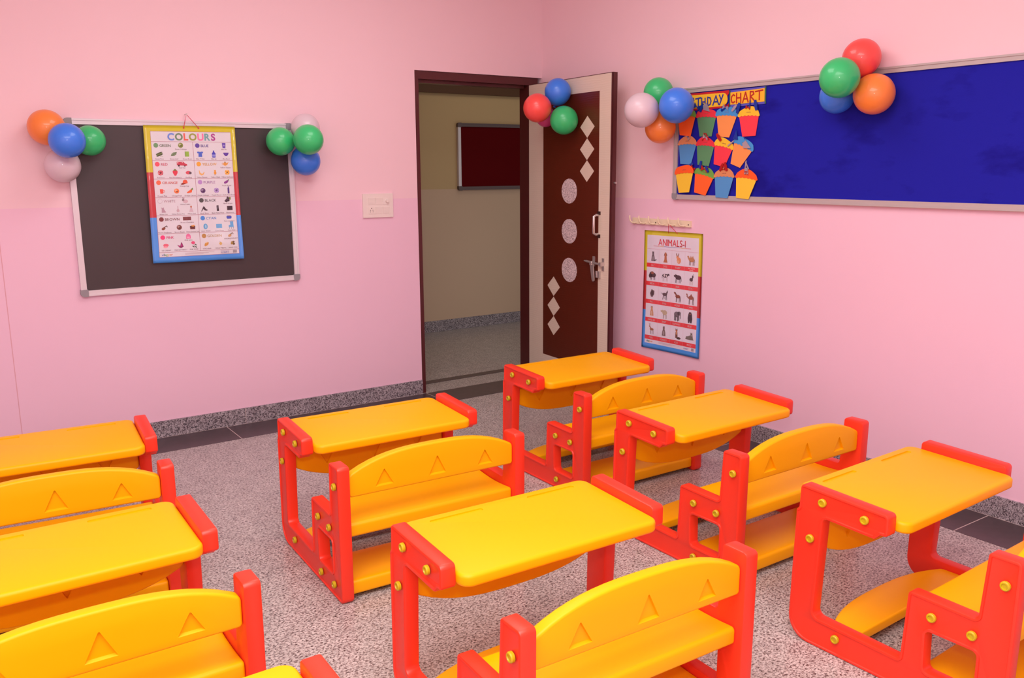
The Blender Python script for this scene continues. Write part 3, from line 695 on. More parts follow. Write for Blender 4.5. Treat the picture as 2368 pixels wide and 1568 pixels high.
CELLS = [
 ('GREEN', (110, 165, 110), (120, 140, 105), ('ball', 'Green Cabbage', (130, 150, 60)), ('pods', 'Green Peas', (110, 140, 70)), ('leaf', 'Green Leaf', (120, 150, 110)), ('book', 'Green Book', (150, 200, 70))),
 ('BLUE', (95, 75, 175), (95, 75, 175), ('bin', 'Blue Bin', (95, 75, 185)), ('shirt', 'Blue T-Shirt', (70, 110, 215)), ('jar', 'Blue Jar', (60, 70, 200)), ('bowl', 'Blue Bowl', (90, 60, 170))),
 ('RED', (245, 85, 105), (235, 85, 115), ('van', 'Red Van', (205, 65, 85)), ('flower', 'Red Rose', (205, 55, 70)), ('berry', 'Red Strawberry', (230, 65, 85)), ('bug', 'Red Bug', (225, 85, 100))),
 ('YELLOW', (248, 180, 60), (248, 185, 75), ('teapot', 'Yellow Teapot', (235, 165, 70)), ('banana', 'Yellow Banana', (245, 190, 110)), ('chick', 'Yellow Chick', (240, 165, 50)), ('flower', 'Yellow Sunflower', (248, 170, 30))),
 ('ORANGE', (248, 115, 75), (235, 110, 95), ('cap', 'Orange Cap', (235, 95, 60)), ('mug', 'Orange Mug', (240, 90, 70)), ('ball', 'Orange Fruit', (248, 130, 60)), ('carrot', 'Orange Carrot', (245, 105, 50))),
 ('PURPLE', (190, 150, 215), (195, 150, 205), ('egg', 'Purple Brinjal', (140, 60, 150)), ('ball', 'Purple Cabbage', (90, 60, 115)), ('flower', 'Purple Flower', (160, 130, 205)), ('bottle', 'Purple Water Bottle', (80, 60, 140))),
 ('WHITE', (238, 216, 222), (215, 180, 192), ('rabbit', 'White Rabbit', (215, 190, 198)), ('cat', 'White Cat', (190, 160, 175)), ('vase', 'White Flower Pot', (205, 180, 188)), ('doll', 'White Doll', (215, 195, 205))),
 ('BLACK', (75, 85, 80), (90, 90, 90), ('grapes', 'Black Grapes', (55, 45, 65)), ('shoe', 'Black Shoes', (50, 45, 50)), ('phone', 'Black Mobile Phone', (40, 38, 45)), ('board', 'Blackboard', (30, 25, 35))),
 ('BROWN', (130, 60, 58), (140, 75, 75), ('choc', 'Brown Chocolate', (135, 65, 65)), ('glasses', 'Brown Sunglasses', (140, 75, 50)), ('ball', 'Brown Beans', (120, 60, 45)), ('cake', 'Brown Chocolate Cake', (105, 50, 45))),
 ('CYAN', (70, 150, 235), (90, 150, 225), ('lunch', 'Cyan Lunchbox', (60, 90, 200)), ('watch', 'Cyan Watch', (85, 175, 225)), ('purse', 'Cyan Purse', (110, 185, 235)), ('chair', 'Cyan Chair', (100, 180, 235))),
 ('PINK', (248, 65, 130), (245, 75, 140), ('bag', 'PINK BAG', (240, 120, 170)), ('ice', 'ICE CREAM', (240, 110, 130)), ('butterfly', 'PINK BUTTERFLY', (215, 60, 150)), ('rose', 'PINK ROSE', (235, 80, 130))),
 ('GOLDEN', (190, 145, 70), (200, 165, 105), ('glasses', 'GOLDEN JEWELLERY', (220, 170, 110)), ('bar', 'GOLD BAR', (215, 155, 60)), ('bell', 'GOLD MEDAL', (225, 190, 110)), ('coin', 'GOLD COIN', (175, 145, 60)))]
CAPC = (130, 90, 105)
for i, (nm, cc, tc_, a, b1, b2, b3) in enumerate(CELLS):
    r = i//2; cx0 = px0 if i % 2 == 0 else mid; cw = (mid-px0) if i % 2 == 0 else (px1-mid); y0 = rows[r]
    s.ell(cx0+0.024, y0+0.020, 0.0125, 0.0125, cc)
    if nm == 'WHITE': s.ell(cx0+0.024, y0+0.020, 0.0125, 0.0125, (200, 160, 175)); s.ell(cx0+0.024, y0+0.020, 0.0115, 0.0115, PAP, 0.0009)
    s.text(nm, cx0+0.043, y0+0.021, 0.020, tc_, align='LEFT', bold=0.02)
    ax = cx0+cw*(0.72 if i % 2 == 0 else 0.80)
    if nm in ('GREEN', 'RED', 'WHITE'): ax = cx0+cw*0.70
    pic(a[0], ax, y0+0.019, a[2], 0.85); caption(a[1], ax, y0+0.040, 0.0095, CAPC, 0.08)
    for (k, cap_, col), fx in zip((b1, b2, b3), (0.17, 0.52, 0.84)):
        pic(k, cx0+cw*fx, y0+0.067, col, 0.85); caption(cap_, cx0+cw*fx, y0+0.0925, 0.0095, CAPC)
s.text('vibgyor', 0.075, 0.705, 0.018, None, bold=0.02, rainbow=RB)
for i in range(3): s.line(0.17, 0.701+0.004*i, 0.33-0.03*i, 0.701+0.004*i, 0.0011, (190, 160, 170))
for a in ((0.366, 0.697, 0.410, 0.697), (0.366, 0.713, 0.410, 0.713), (0.366, 0.697, 0.366, 0.713), (0.410, 0.697, 0.410, 0.713)): s.line(*a, 0.0008, (150, 140, 190))
s.text('CHART', 0.388, 0.706, 0.012, (80, 90, 190), bold=0.01)
for i in range(14): s.line(0.434+0.0017*i, 0.696, 0.434+0.0017*i, 0.713, 0.0005+0.0006*((i*7) % 3)/2, (120, 100, 115))
s.done('sheet', MT['print'], ch)
bm = bmesh.new(); top = (-2.474, -0.034, 1.826)
tube(bm, [(-2.494, -0.036, 1.752), (-2.484, -0.036, 1.79), top, (-2.440, -0.036, 1.785), (-2.414, -0.036, 1.752)], 0.0016, 6); obj('hanging_cord', bm, MT['cord'], ch)
for x in (-2.494, -2.414):
    bm = bmesh.new(); cyl(bm, (x, -0.040, 1.752), (x, -0.033, 1.752), 0.0035, n=10); obj('eyelet', bm, MT['cord'], ch)
nl = bmesh.new(); cyl(nl, (-2.474, -0.038, 1.826), (-2.474, 0.005, 1.826), 0.0022, n=8); cyl(nl, (-2.474, -0.040, 1.826), (-2.474, -0.038, 1.826), 0.005, n=10)
tag(obj('nail', nl, MT['chrome']), 'small steel nail in the wall above the blackboard holding a red cord', 'nail')

# --- the animals chart below the hook rail
ch = thing('wall_chart', 'ANIMALS-I chart of twenty animal pictures hanging from the hook rail on the right wall', 'chart')
Wa, Ha = 0.500, 0.745
ta, tb, tc2, td = Vector((0, -1.094, 1.138)), Vector((0, -1.586, 1.142)), Vector((0, -1.598, 0.398)), Vector((0, -1.100, 0.392))
def frame2(x, y, d):
    u, v = x/Wa, y/Ha
    p = (ta*(1-u)+tb*u)*(1-v) + (td*(1-u)+tc2*u)*v
    return p + Vector((-d-0.003, 0, 0))
s = Sheet(frame2, lambda x, y: 0.010*(y/Ha)**2*(0.4+0.6*(abs(x/Wa-0.5)*2)**2)+0.001)
ax0, ax1, ay0, ay1 = 0.027, 0.470, 0.028, 0.712
xs, ys, cf = border(Wa, Ha, ax0, ax1, ay0, ay1, 0.252, 0.500, (230, 226, 238)); s.base(xs, ys, cf)
s.text('ANIMALS-I', 0.245, 0.068, 0.058, (238, 66, 76), bold=0.024, sx=0.88)
for i, c in enumerate([(200, 60, 80), (230, 170, 60), (80, 90, 170), (80, 130, 190), (120, 100, 170), (230, 170, 60), (220, 60, 90)]): s.line(0.085+0.046*i, 0.094, 0.131+0.046*i, 0.094, 0.0022, c)
s.line(ax0, 0.113, ax1, 0.113, 0.0008, (220, 110, 130))
def animal(x, y, kind, c):
    h = 0.028; dk = tuple(int(v*0.6) for v in c); lt = tuple(min(255, int(v*.6+90)) for v in c)
    P = lambda pts, col=c, dd=0.0007: s.poly(x, y, h, pts, col, dd)
    def quad(body, legs, head, neck=None, tail=None, legc=None, lw=0.13, col=c):
        s.ell(x+h*body[0], y+h*body[1], h*body[2], h*body[3], col)
        for a, t, b_, e_ in legs: s.line(x+h*a, y+h*t, x+h*b_, y+h*e_, h*lw, legc or dk, .00075)
        if neck: P(neck, col)
        s.ell(x+h*head[0], y+h*head[1], h*head[2], h*head[3], col, rot=head[4] if len(head) > 4 else 0)
        if tail: s.line(x+h*tail[0], y+h*tail[1], x+h*tail[2], y+h*tail[3], h*.09, dk)
    L4 = [(-.6, .2, -.65, 1.1), (-.35, .2, -.3, 1.1), (.45, .2, .4, 1.1), (.7, .2, .75, 1.1)]
    if kind == 'sit':   # cat, dog, rabbit, hamster, monkey, fox
        P([(-.55, 1.0), (-.45, .1), (-.25, -.5), (.3, -.5), (.5, .2), (.6, 1.0)]); s.ell(x, y-h*.75, h*.32, h*.34, c)
        P([(-.28, -.9), (-.25, -1.25), (-.05, -1.0)], dk); P([(.28, -.9), (.25, -1.25), (.05, -1.0)], dk)
        s.ell(x, y+h*.4, h*.25, h*.5, lt, .0008)
        if c[0] < 100: s.line(x+h*.4, y+h*.9, x+h*1.1, y+h*.6, h*.18, dk, .00075)
    elif kind == 'bunny':
        s.ell(x+h*.15, y+h*.35, h*.62, h*.68, c); s.ell(x-h*.25, y-h*.35, h*.38, h*.34, c)
        P([(-.5, -.5), (-.75, -1.2), (-.5, -1.15), (-.25, -.6)], dk); P([(-.2, -.6), (.05, -1.25), (.2, -1.1), (0, -.5)], dk); s.ell(x-h*.1, y+h*.6, h*.3, h*.35, lt, .0008)
    elif kind == 'dog':
        P([(-.65, 1.05), (-.35, .4), (-.3, -.6), (.3, -.6), (.4, .4), (.65, 1.05)]); s.ell(x, y-h*.8, h*.3, h*.38, c); P([(-.35, -1.0), (-.5, -.4), (-.25, -.5)], dk); P([(.35, -1.0), (.5, -.4), (.25, -.5)], dk)
    elif kind == 'fox':
        P([(-.35, .9), (-.3, -.4), (.3, -.4), (.4, .9)]); s.ell(x, y-h*.7, h*.3, h*.26, (190, 110, 60)); P([(-.3, -.8), (-.25, -1.25), (-.05, -.9)], dk); P([(.3, -.8), (.25, -1.25), (.05, -.9)], dk)
        s.ell(x, y-h*.2, h*.22, h*.4, (200, 140, 90), .0008); P([(.1, .7), (.9, .6), (1.4, .9), (.9, 1.15), (.1, 1.1)], dk, .0009)
    elif kind == 'camel2':
        quad((0, -.1, .85, .5), L4, (-1.05, -.75, .26, .16), [(-.7, .2), (-1.2, -.5), (-1.0, -.85), (-.85, -.75), (-.4, -.2)], (.85, -.1, .95, .4)); P([(-.5, -.4), (-.25, -1.0), (.02, -.45)]); P([(.05, -.45), (.35, -1.0), (.6, -.35)])
    elif kind == 'camel1':
        quad((.1, -.2, .8, .42), [(-.4, .1, -.45, 1.3), (-.2, .1, -.2, 1.3), (.6, .1, .6, 1.3), (.8, 0, .9, 1.3)], (-1.15, -.85, .24, .14), [(-.6, .1), (-1.2, -.3), (-1.15, -.95), (-1.0, -.9), (-.8, -.2), (-.3, -.3)], (.9, -.2, 1.0, .4)); P([(-.3, -.4), (.15, -1.05), (.6, -.4)])
    elif kind == 'bison':
        quad((.2, 0, .85, .55), L4, (-.85, .25, .38, .45), [(-.9, 0), (-.6, -.7), (0, -.8), (.4, -.4), (0, .5)]); s.ell(x-h*.55, y-h*.05, h*.5, h*.6, dk, .0008); s.ell(x-h*.1, y-h*.45, h*.5, h*.3, (150, 85, 60), .0009)
    elif kind == 'cow':
        quad((0, -.15, .85, .42), L4, (1.05, -.45, .32, .2, .3), [(.5, -.4), (.95, -.65), (1.1, -.3), (.6, .1)], (-.85, -.3, -.95, .5), legc=(200, 185, 190)); s.ell(x-h*.2, y-h*.2, h*.3, h*.3, (225, 215, 220), .0008); s.ell(x+h*.45, y-h*.1, h*.15, h*.25, (225, 215, 220), .0008)
    elif kind == 'bull': quad((.1, -.1, .9, .5), L4, (-.95, -.35, .3, .24), [(-.5, .2), (-1.0, -.4), (-.8, -.75), (0, -.55)], (.95, -.2, 1.05, .7)); s.line(x-h*1.1, y-h*.7, x-h*.8, y-h*.55, h*.07, (220, 200, 190))
    elif kind == 'goat': quad((0, .05, .5, .4), [(-.35, .3, -.4, 1.2), (-.15, .3, -.1, 1.2), (.25, .3, .2, 1.2), (.4, .3, .45, 1.2)], (.45, -.6, .22, .3), [(.2, 0), (.25, -.6), (.55, -.5), (.45, .1)], legc=(215, 200, 200)); s.line(x+h*.4, y-h*.8, x+h*.7, y-h*1.2, h*.07, dk)
    elif kind == 'bat': P([(-.7, .1), (-.2, -.9), (.2, -.7), (.7, -.6), (.6, .2), (.1, .9), (-.4, .8)]); s.ell(x, y, h*.4, h*.5, dk, .0008)
    elif kind == 'mule': quad((0, -.1, .7, .35), [(-.4, .1, -.6, 1.1), (-.2, .1, -.1, .9), (.45, .1, .3, 1.1), (.6, .1, .7, 1.1)], (.75, -.65, .28, .16, -.7), [(.35, -.2), (.6, -.8), (.9, -.6), (.65, .1)], (-.65, -.2, -1.1, -.35)); s.line(x+h*.8, y-h*.8, x+h*.9, y-h*1.1, h*.08, dk)
    elif kind == 'horse': quad((.1, -.05, .75, .38), [(-.35, .1, -.4, 1.2), (-.15, .1, -.1, 1.2), (.6, .1, .5, 1.2), (.75, .1, .85, 1.2)], (-.9, -.75, .3, .15, .9), [(-.3, .1), (-.95, -.8), (-.75, -1.0), (-.3, -.4), (.1, -.3)], (.85, -.1, 1.05, .9)); s.line(x-h*.7, y-h*.95, x-h*.2, y-h*.35, h*.12, dk)
    elif kind == 'sheep': quad((.15, -.15, .75, .55), [(-.3, .3, -.3, 1.3), (-.1, .3, -.1, 1.2), (.55, .3, .5, 1.3), (.7, .3, .75, 1.2)], (-.85, -.35, .3, .2, .5), [(-.4, .1), (-.9, -.4), (-.6, -.7), (0, -.4)], legc=(150, 140, 125), lw=.1)
    elif kind == 'elephant':
        quad((-.05, -.2, .85, .62), [(-.7, .1, -.7, 1.2), (-.35, .1, -.3, 1.2), (.25, .2, .25, 1.3), (.55, .2, .6, 1.1)], (.75, -.5, .42, .42), lw=.26); s.ell(x+h*.45, y-h*.45, h*.3, h*.42, dk, .0008); P([(.85, -.4), (1.15, -.3), (1.1, .7), (.92, .7)]); s.line(x+h*1.0, y, x+h*1.35, y+h*.25, h*.06, (225, 215, 210))
    elif kind == 'bear': P([(-.5, -.7), (-.3, -1.15), (.3, -1.15), (.55, -.7), (.7, .3), (.5, 1.2), (.1, 1.2), (0, .7), (-.15, 1.2), (-.55, 1.2), (-.7, .2)]); s.ell(x, y-h*.75, h*.2, h*.18, (150, 90, 70), .0008)
    elif kind == 'deer': quad((.15, 0, .6, .28), [(-.2, .1, -.25, 1.1), (-.05, .1, 0, 1.1), (.5, .1, .45, 1.1), (.65, .1, .75, 1.1)], (-.5, -.6, .22, .13), [(-.2, .1), (-.55, -.6), (-.35, -.65), (.1, -.2)], lw=.08); [s.line(x-h*.45, y-h*.7, x+h*a, y-h*1.3, h*.05, dk) for a in (-.75, -.6, -.2)]
    elif kind == 'wolf': P([(-1.2, .7), (-1.0, .1), (-.4, 0), (.3, -.3), (.3, -.9), (.55, -.7), (.8, -.95), (.95, -.2), (1.1, .5), (1.3, .7), (.2, .8)]); s.ell(x+h*.6, y-h*.25, h*.2, h*.2, lt, .0008)
AN = [[('CAT', 'sit', (95, 85, 90)), ('DOG', 'dog', (185, 110, 65)), ('RABBIT', 'bunny', (228, 150, 95)), ('BACTRIAN CAMEL', 'camel2', (190, 135, 90))],
      [('BISON', 'bison', (65, 45, 45)), ('COW', 'cow', (55, 45, 50)), ('BULL', 'bull', (60, 42, 48)), ('GOAT', 'goat', (60, 50, 55))],
      [('RAT', 'bat', (95, 78, 78)), ('MULE', 'mule', (85, 70, 75)), ('HORSE', 'horse', (140, 72, 45)), ('CAMEL', 'camel1', (150, 85, 60))],
      [('HAMSTER', 'sit', (205, 150, 105)), ('SHEEP', 'sheep', (190, 175, 145)), ('ELEPHANT', 'elephant', (105, 98, 105)), ('BEAR', 'bear', (45, 38, 45))],
      [('DEER', 'deer', (165, 105, 70)), ('MONKEY', 'sit', (120, 100, 95)), ('FOX', 'fox', (110, 70, 50)), ('WOLF', 'wolf', (110, 105, 95))]]
rw = 0.1148; c4 = (ax1-ax0)/4
for r in range(5):
    yb = 0.113+rw*r
    s.rect(ax0, yb+0.089, ax1, yb+rw, (232, 56, 62), 0.0005)
    for k in range(4):
        nm, kd, col = AN[r][k]; cx = ax0+c4*(k+0.5)
        animal(cx, yb+0.048, kd, col)
        if ' ' in nm:
            s.text('BACTRIAN', cx, yb+0.097, 0.011, (248, 225, 225)); s.text('CAMEL', cx, yb+0.108, 0.011, (248, 225, 225))
        else: s.text(nm, cx, yb+0.102, 0.017, (250, 225, 225), bold=0.015, sx=0.85)
        if k: s.line(ax0+c4*k, yb, ax0+c4*k, yb+rw, 0.0008, (225, 180, 195))
s.text('vibgyor', 0.070, 0.697, 0.018, None, bold=0.02, rainbow=RB)
for i in range(3): s.line(0.15, 0.694+0.004*i, 0.33-0.03*i, 0.694+0.004*i, 0.0011, (200, 165, 180))
s.text('CHART', 0.388, 0.700, 0.012, (80, 90, 190), bold=0.01)
for i in range(14): s.line(0.432+0.0017*i, 0.690, 0.432+0.0017*i, 0.708, 0.0005+0.0006*((i*7) % 3)/2, (130, 110, 120))
s.done('sheet', MT['print'], ch)
bm = bmesh.new(); tube(bm, [(-0.006, -1.305, 1.130), (-0.030, -1.328, 1.165), (-0.045, -1.343, 1.190), (-0.030, -1.362, 1.165), (-0.006, -1.383, 1.130)], 0.0016, 6)
obj('hanging_cord', bm, MT['cord'], ch)

# ------------------------------------------------------------------ paper cut-outs on the blue board
PX = -0.0125     # board surface
def paper_mesh(name, pts, col, d, parent, thick=0.0012, tilt=0.0, zr=0.0):
    """pts in (y, z) on the right wall"""
    bm = bmesh.new(); cl = bm.loops.layers.float_color.new('Col')
    prism(bm, pts, PX-d-thick, PX-d, 'yz')
    for v in bm.verts: v.co.x -= tilt*max(0, zr-v.co.z)
    bmesh.ops.recalc_face_normals(bm, faces=bm.faces)
    for f in bm.faces:
        for l in f.loops: l[cl] = srgb(*col)
    me = bpy.data.meshes.new(name); bm.to_mesh(me); bm.free(); return link(name, me, MT['paper'], parent)
COLS = {'orange': (255, 104, 36), 'green': (92, 152, 104), 'peach': (255, 158, 84), 'red': (250, 62, 78), 'blue': (82, 152, 214), 'yellow': (250, 206, 54),
        'lime': (116, 176, 74), 'crimson': (238, 52, 70), 'sky': (70, 156, 224), 'lemon': (252, 204, 48), 'tan': (222, 146, 98), 'tangerine': (255, 96, 30)}
NLAY = [0]
def deco(kind, y, z, a=0.0, L=0.045, col='foil_blue', parent=None):
    bm = bmesh.new(); ca, sa = math.cos(a), math.sin(a)
    R = lambda p: (y+p[0]*ca-p[1]*sa, z+p[0]*sa+p[1]*ca)
    if kind == 'bow': pts = [[(0, 0), (-.5, .35), (-.5, -.35)], [(0, 0), (.5, .35), (.5, -.35)]]
    elif kind == 'stick': pts = [[(-.07, 0), (.07, 0), (.07, 1), (-.07, 1)]]
    elif kind == 'clip': pts = [[(-.13, 0), (.13, 0), (.2, .55), (.12, 1), (-.12, 1), (-.2, .55)]]
    elif kind == 'cone': pts = [[(0, 0), (.35, .75), (.05, 1.05), (-.35, .85)]]
    elif kind == 'hat': pts = [[(-.35, 0), (.35, 0), (0, 1.1)]]
    for q in pts:
        NLAY[0] += 1; e = 0.0002*(NLAY[0] % 12); prism(bm, [R((u*L, v*L)) for u, v in q], PX-0.0115-e, PX-0.008-e, 'yz')
    return obj({'bow': 'bow', 'stick': 'glitter_stick', 'clip': 'clip', 'cone': 'cone', 'hat': 'party_hat'}[kind], bm, MT[col], parent)
CUP = [
 ('r1', 'orange', 'lime', [(-1.372, 1.829), (-1.516, 1.815), (-1.483, 1.700), (-1.396, 1.708)], 'orange paper cupcake with green icing, half behind the blue balloon', []),
 ('r1', 'green', 'crimson', [(-1.517, 1.812), (-1.663, 1.805), (-1.635, 1.694), (-1.544, 1.696)], 'green paper cupcake with red icing in the top row under BIRTHDAY', [('bow', -1.520, 1.862, .4, .05, 'foil_blue'), ('clip', -1.548, 1.832, .35, .05, 'foil_blue'), ('cone', -1.622, 1.830, -.9, .062, 'foil_silver')]),
 ('r1', 'peach', 'sky', [(-1.666, 1.814), (-1.815, 1.804), (-1.765, 1.684), (-1.688, 1.691)], 'pale orange paper cupcake with blue icing in the top row', [('clip', -1.705, 1.830, .9, .045, 'foil_blue'), ('bow', -1.735, 1.848, .2, .04, 'foil_silver'), ('clip', -1.782, 1.824, .8, .045, 'foil_silver'), ('bow', -1.745, 1.857, .0, .028, 'foil_red')]),
 ('r1', 'red', 'lemon', [(-1.826, 1.801), (-1.964, 1.799), (-1.948, 1.688), (-1.858, 1.685)], 'red paper cupcake with yellow icing under the CHART sign', [('clip', -1.820, 1.812, .25, .055, 'foil_blue'), ('bow', -1.892, 1.838, .2, .03, 'foil_red'), ('stick', -1.905, 1.835, .0, .04, 'foil_blue'), ('clip', -1.952, 1.820, -.25, .055, 'foil_blue')]),
 ('r2', 'blue', 'tan', [(-1.380, 1.661), (-1.522, 1.660), (-1.483, 1.538), (-1.398, 1.544)], 'blue paper cupcake with tan icing at the left of the middle row', [('stick', -1.457, 1.690, .0, .04, 'foil_blue'), ('bow', -1.457, 1.694, .8, .034, 'foil_silver')]),
 ('r2', 'green', 'crimson', [(-1.524, 1.655), (-1.659, 1.645), (-1.622, 1.528), (-1.536, 1.538)], 'green paper cupcake with red icing in the middle row', [('stick', -1.572, 1.672, .3, .045, 'foil_red'), ('bow', -1.596, 1.690, .3, .038, 'foil_silver'), ('stick', -1.622, 1.675, -.6, .045, 'foil_red')]),
 ('r2', 'red', 'lemon', [(-1.660, 1.654), (-1.795, 1.626), (-1.738, 1.522), (-1.659, 1.540)], 'red paper cupcake with yellow icing in the middle row', [('clip', -1.712, 1.668, -.7, .05, 'foil_red'), ('stick', -1.762, 1.638, 1.0, .05, 'foil_silver')]),
 ('r2', 'peach', 'sky', [(-1.803, 1.664), (-1.934, 1.614), (-1.851, 1.519), (-1.783, 1.542)], 'pale orange paper cupcake with blue icing tilted at the end of the middle row', [('hat', -1.815, 1.672, .1, .048, 'foil_blue'), ('cone', -1.925, 1.622, -1.1, .062, 'foil_silver'), ('bow', -1.885, 1.676, .2, .016, 'foil_blue')]),
 ('r3', 'yellow', 'tangerine', [(-1.372, 1.491), (-1.513, 1.500), (-1.486, 1.380), (-1.403, 1.375)], 'yellow paper cupcake with orange icing at the left of the bottom row', [('clip', -1.462, 1.522, 1.1, .05, 'foil_blue'), ('bow', -1.506, 1.520, .6, .035, 'foil_red')]),
 ('r3', 'orange', 'lime', [(-1.518, 1.498), (-1.664, 1.468), (-1.613, 1.363), (-1.524, 1.380)], 'orange paper cupcake with green icing in the bottom row', [('clip', -1.560, 1.515, .2, .045, 'foil_blue'), ('bow', -1.596, 1.514, .2, .048, 'foil_red'), ('clip', -1.628, 1.495, -.6, .042, 'foil_blue')]),
 ('r3', 'blue', 'tan', [(-1.670, 1.477), (-1.810, 1.476), (-1.779, 1.353), (-1.691, 1.355)], 'blue paper cupcake with tan icing and red clips in the bottom row', [('clip', -1.712, 1.502, .45, .045, 'foil_red'), ('clip', -1.762, 1.502, -.35, .05, 'foil_red'), ('bow', -1.737, 1.512, .0, .018, 'foil_red')]),
 ('r3', 'yellow', 'tangerine', [(-1.827, 1.476), (-1.972, 1.461), (-1.928, 1.350), (-1.840, 1.357)], 'yellow paper cupcake with orange icing and silver spoons at the end of the bottom row', [('clip', -1.893, 1.486, .15, .034, 'foil_silver'), ('stick', -1.893, 1.51, .12, .048, 'foil_silver'), ('clip', -1.912, 1.486, -.25, .034, 'foil_silver'), ('stick', -1.918, 1.512, -.55, .045, 'foil_silver'), ('bow', -1.902, 1.498, .0, .02, 'foil_red')])]
for n_, (_, cc, fc, q, lab, decs) in enumerate(CUP):
    base = Vector((sum(p[0] for p in q)/4, sum(p[1] for p in q)/4))
    t = tag(bpy.data.objects.new('paper_cupcake', None), lab, 'paper cut-out', 'paper cupcakes of the birthday chart'); C.objects.link(t)
    TL, TR, BR, BL = [Vector(p) for p in q]
    paper_mesh('cup', [TL, BL, BR, TR], COLS[cc], (0.0125 if n_ in (0, 8) else 0.0022)+0.0004*(n_ % 3), t, tilt=0.085 if n_ > 8 else 0.01, zr=base.y+0.06)
    U = TR-TL; V = Vector((-U.y, U.x)).normalized(); 
    if V.y < 0: V = -V
    Ln = U.length; up_ = []
    for k in range(15):
        a = k/14; up_.append(TL-U*0.04+U*1.08*a + V*(0.042*math.sin(math.pi*a)**0.5 + 0.004*math.sin(7*a+n_)))
    lo_ = []
    for k in range(25):
        a = 1-k/24; lo_.append(TL-U*0.04+U*1.08*a + V*(-0.008-0.0045*abs(math.sin(math.pi*6*a)) + 0.006*math.sin(math.pi*a)))
    paper_mesh('icing', up_+lo_, COLS[fc], (0.0155 if n_ in (0, 8) else 0.0045)+0.0004*(n_ % 3), t)
    # the small pencilled month name on the icing
    cm = TL+U*0.5+V*0.012
    bm = bmesh.new()
    for k in range(5):
        a = cm+U*(-0.10+0.045*k); prism(bm, [a+V*0.002, a+U*0.03+V*(0.004 if k % 2 else 0.001), a+U*0.03-V*0.001, a-V*0.001], (PX-0.0066 if n_ not in (0, 8) else PX-0.0178), (PX-0.0058 if n_ not in (0, 8) else PX-0.0165), 'yz')
    obj('pencil_note', bm, MT['pencil'], t)
    for d_ in decs: deco(*d_, parent=t)
# signs
def quad_uv(q): 
    TL, TR, BR, BL = [Vector(p) for p in q]
    return lambda u, v: (TL*(1-u)+TR*u)*(1-v)+(BL*(1-u)+BR*u)*v
STROKES = {'B': [[(0, 0), (0, 1)], [(0, 0), (.6, .08), (.65, .35), (.1, .48)], [(.1, .48), (.8, .6), (.75, .9), (0, 1)]], 'I': [[(.5, 0), (.45, 1)], [(.2, 0), (.8, 0)], [(.15, 1), (.8, 1)]],
 'R': [[(.05, 0), (.05, 1)], [(.05, .02), (.6, .05), (.7, .3), (.1, .52)], [(.1, .52), (.85, 1)]], 'T': [[(-.1, .08), (1.0, 0)], [(.5, .03), (.5, 1)]],
 'H': [[(0, 0), (0, 1)], [(.8, .05), (.85, 1)], [(0, .5), (.8, .5)]], 'D': [[(0, .03), (.05, 1)], [(0, .03), (.6, .12), (.85, .5), (.6, .9), (.05, 1)]],
 'A': [[(0, 1), (.5, 0)], [(.5, 0), (1, 1)], [(.2, .66), (.82, .66)]], 'Y': [[(0, 0), (.45, .45)], [(1, 0), (.1, 1.05)]], 'C': [[(.85, .12), (.5, 0), (.12, .2), (0, .55), (.15, .9), (.5, 1), (.9, .88)]]}
def letter(chr_, uv, u0, u1, v0, v1, col, parent, w=0.0038):
    bm = bmesh.new(); cl = bm.loops.layers.float_color.new('Col'); c = srgb(*col)
    for st in STROKES[chr_]:
        pts = [uv(u0+(u1-u0)*a, v0+(v1-v0)*b_) for a, b_ in st]
        for i, (a, b_) in enumerate(zip(pts, pts[1:])):
            d = (b_-a).normalized(); n = Vector((-d.y, d.x))*w; e = d*w*0.7
            NLAY[0] += 1; prism(bm, [a-e+n, b_+e+n, b_+e-n, a-e-n], PX-0.0058-0.00012*(NLAY[0] % 7), PX-0.005, 'yz')
    bmesh.ops.recalc_face_normals(bm, faces=bm.faces)
    for f in bm.faces:
        for l in f.loops: l[cl] = c
    me = bpy.data.meshes.new('letter'); bm.to_mesh(me); bm.free()
    for f in me.polygons: pass
    return link('letter', me, MT['paper'], parent)
sg = tag(bpy.data.objects.new('paper_sign', None), 'yellow handmade BIRTHDAY sign with red edging, partly behind the blue balloon', 'sign', 'signs of the birthday chart'); C.objects.link(sg)
q = [(-1.384, 1.930), (-1.745, 1.926), (-1.747, 1.856), (-1.386, 1.852)]; uv = quad_uv(q)
paper_mesh('red_backing', [(-1.384, 1.940), (-1.384, 1.842), (-1.700, 1.846), (-1.700, 1.856), (-1.749, 1.922), (-1.749, 1.938)], (205, 22, 34), 0.0018, sg)
pts = [uv(0, 0), uv(0, 1)] + [uv(0.90+0.09*math.sin(t), 0.5+0.5*math.cos(t)) for t in [math.pi*k/8 for k in range(9)]]
paper_mesh('sign_card', pts, (250, 200, 46), 0.0036, sg)
for chr_, (u0, u1, v0, v1) in zip('BIRTHDAY', ((.03, .11, .2, .85), (.14, .20, .2, .85), (.23, .32, .2, .85), (.34, .44, .24, .86), (.46, .55, .26, .86), (.585, .67, .22, .86), (.695, .815, .18, .86), (.825, .90, .14, .84))):
    letter(chr_, uv, u0, u1, v0, v1, (44, 52, 150), sg)
sg = tag(bpy.data.objects.new('paper_sign', None), 'yellow handmade CHART sign with blue and green edging on the blue board', 'sign', 'signs of the birthday chart'); C.objects.link(sg)
q = [(-1.753, 1.936), (-2.003, 1.940), (-2.006, 1.851), (-1.756, 1.847)]; uv = quad_uv(q)
paper_mesh('blue_backing', [uv(0, 0), uv(0, 1), uv(1, 1), uv(1, 0)], (92, 88, 196), 0.0018, sg)
paper_mesh('green_edge', [uv(0, .02), uv(0, .98), uv(.03, .98), uv(.03, .02)], (60, 110, 60), 0.003, sg)
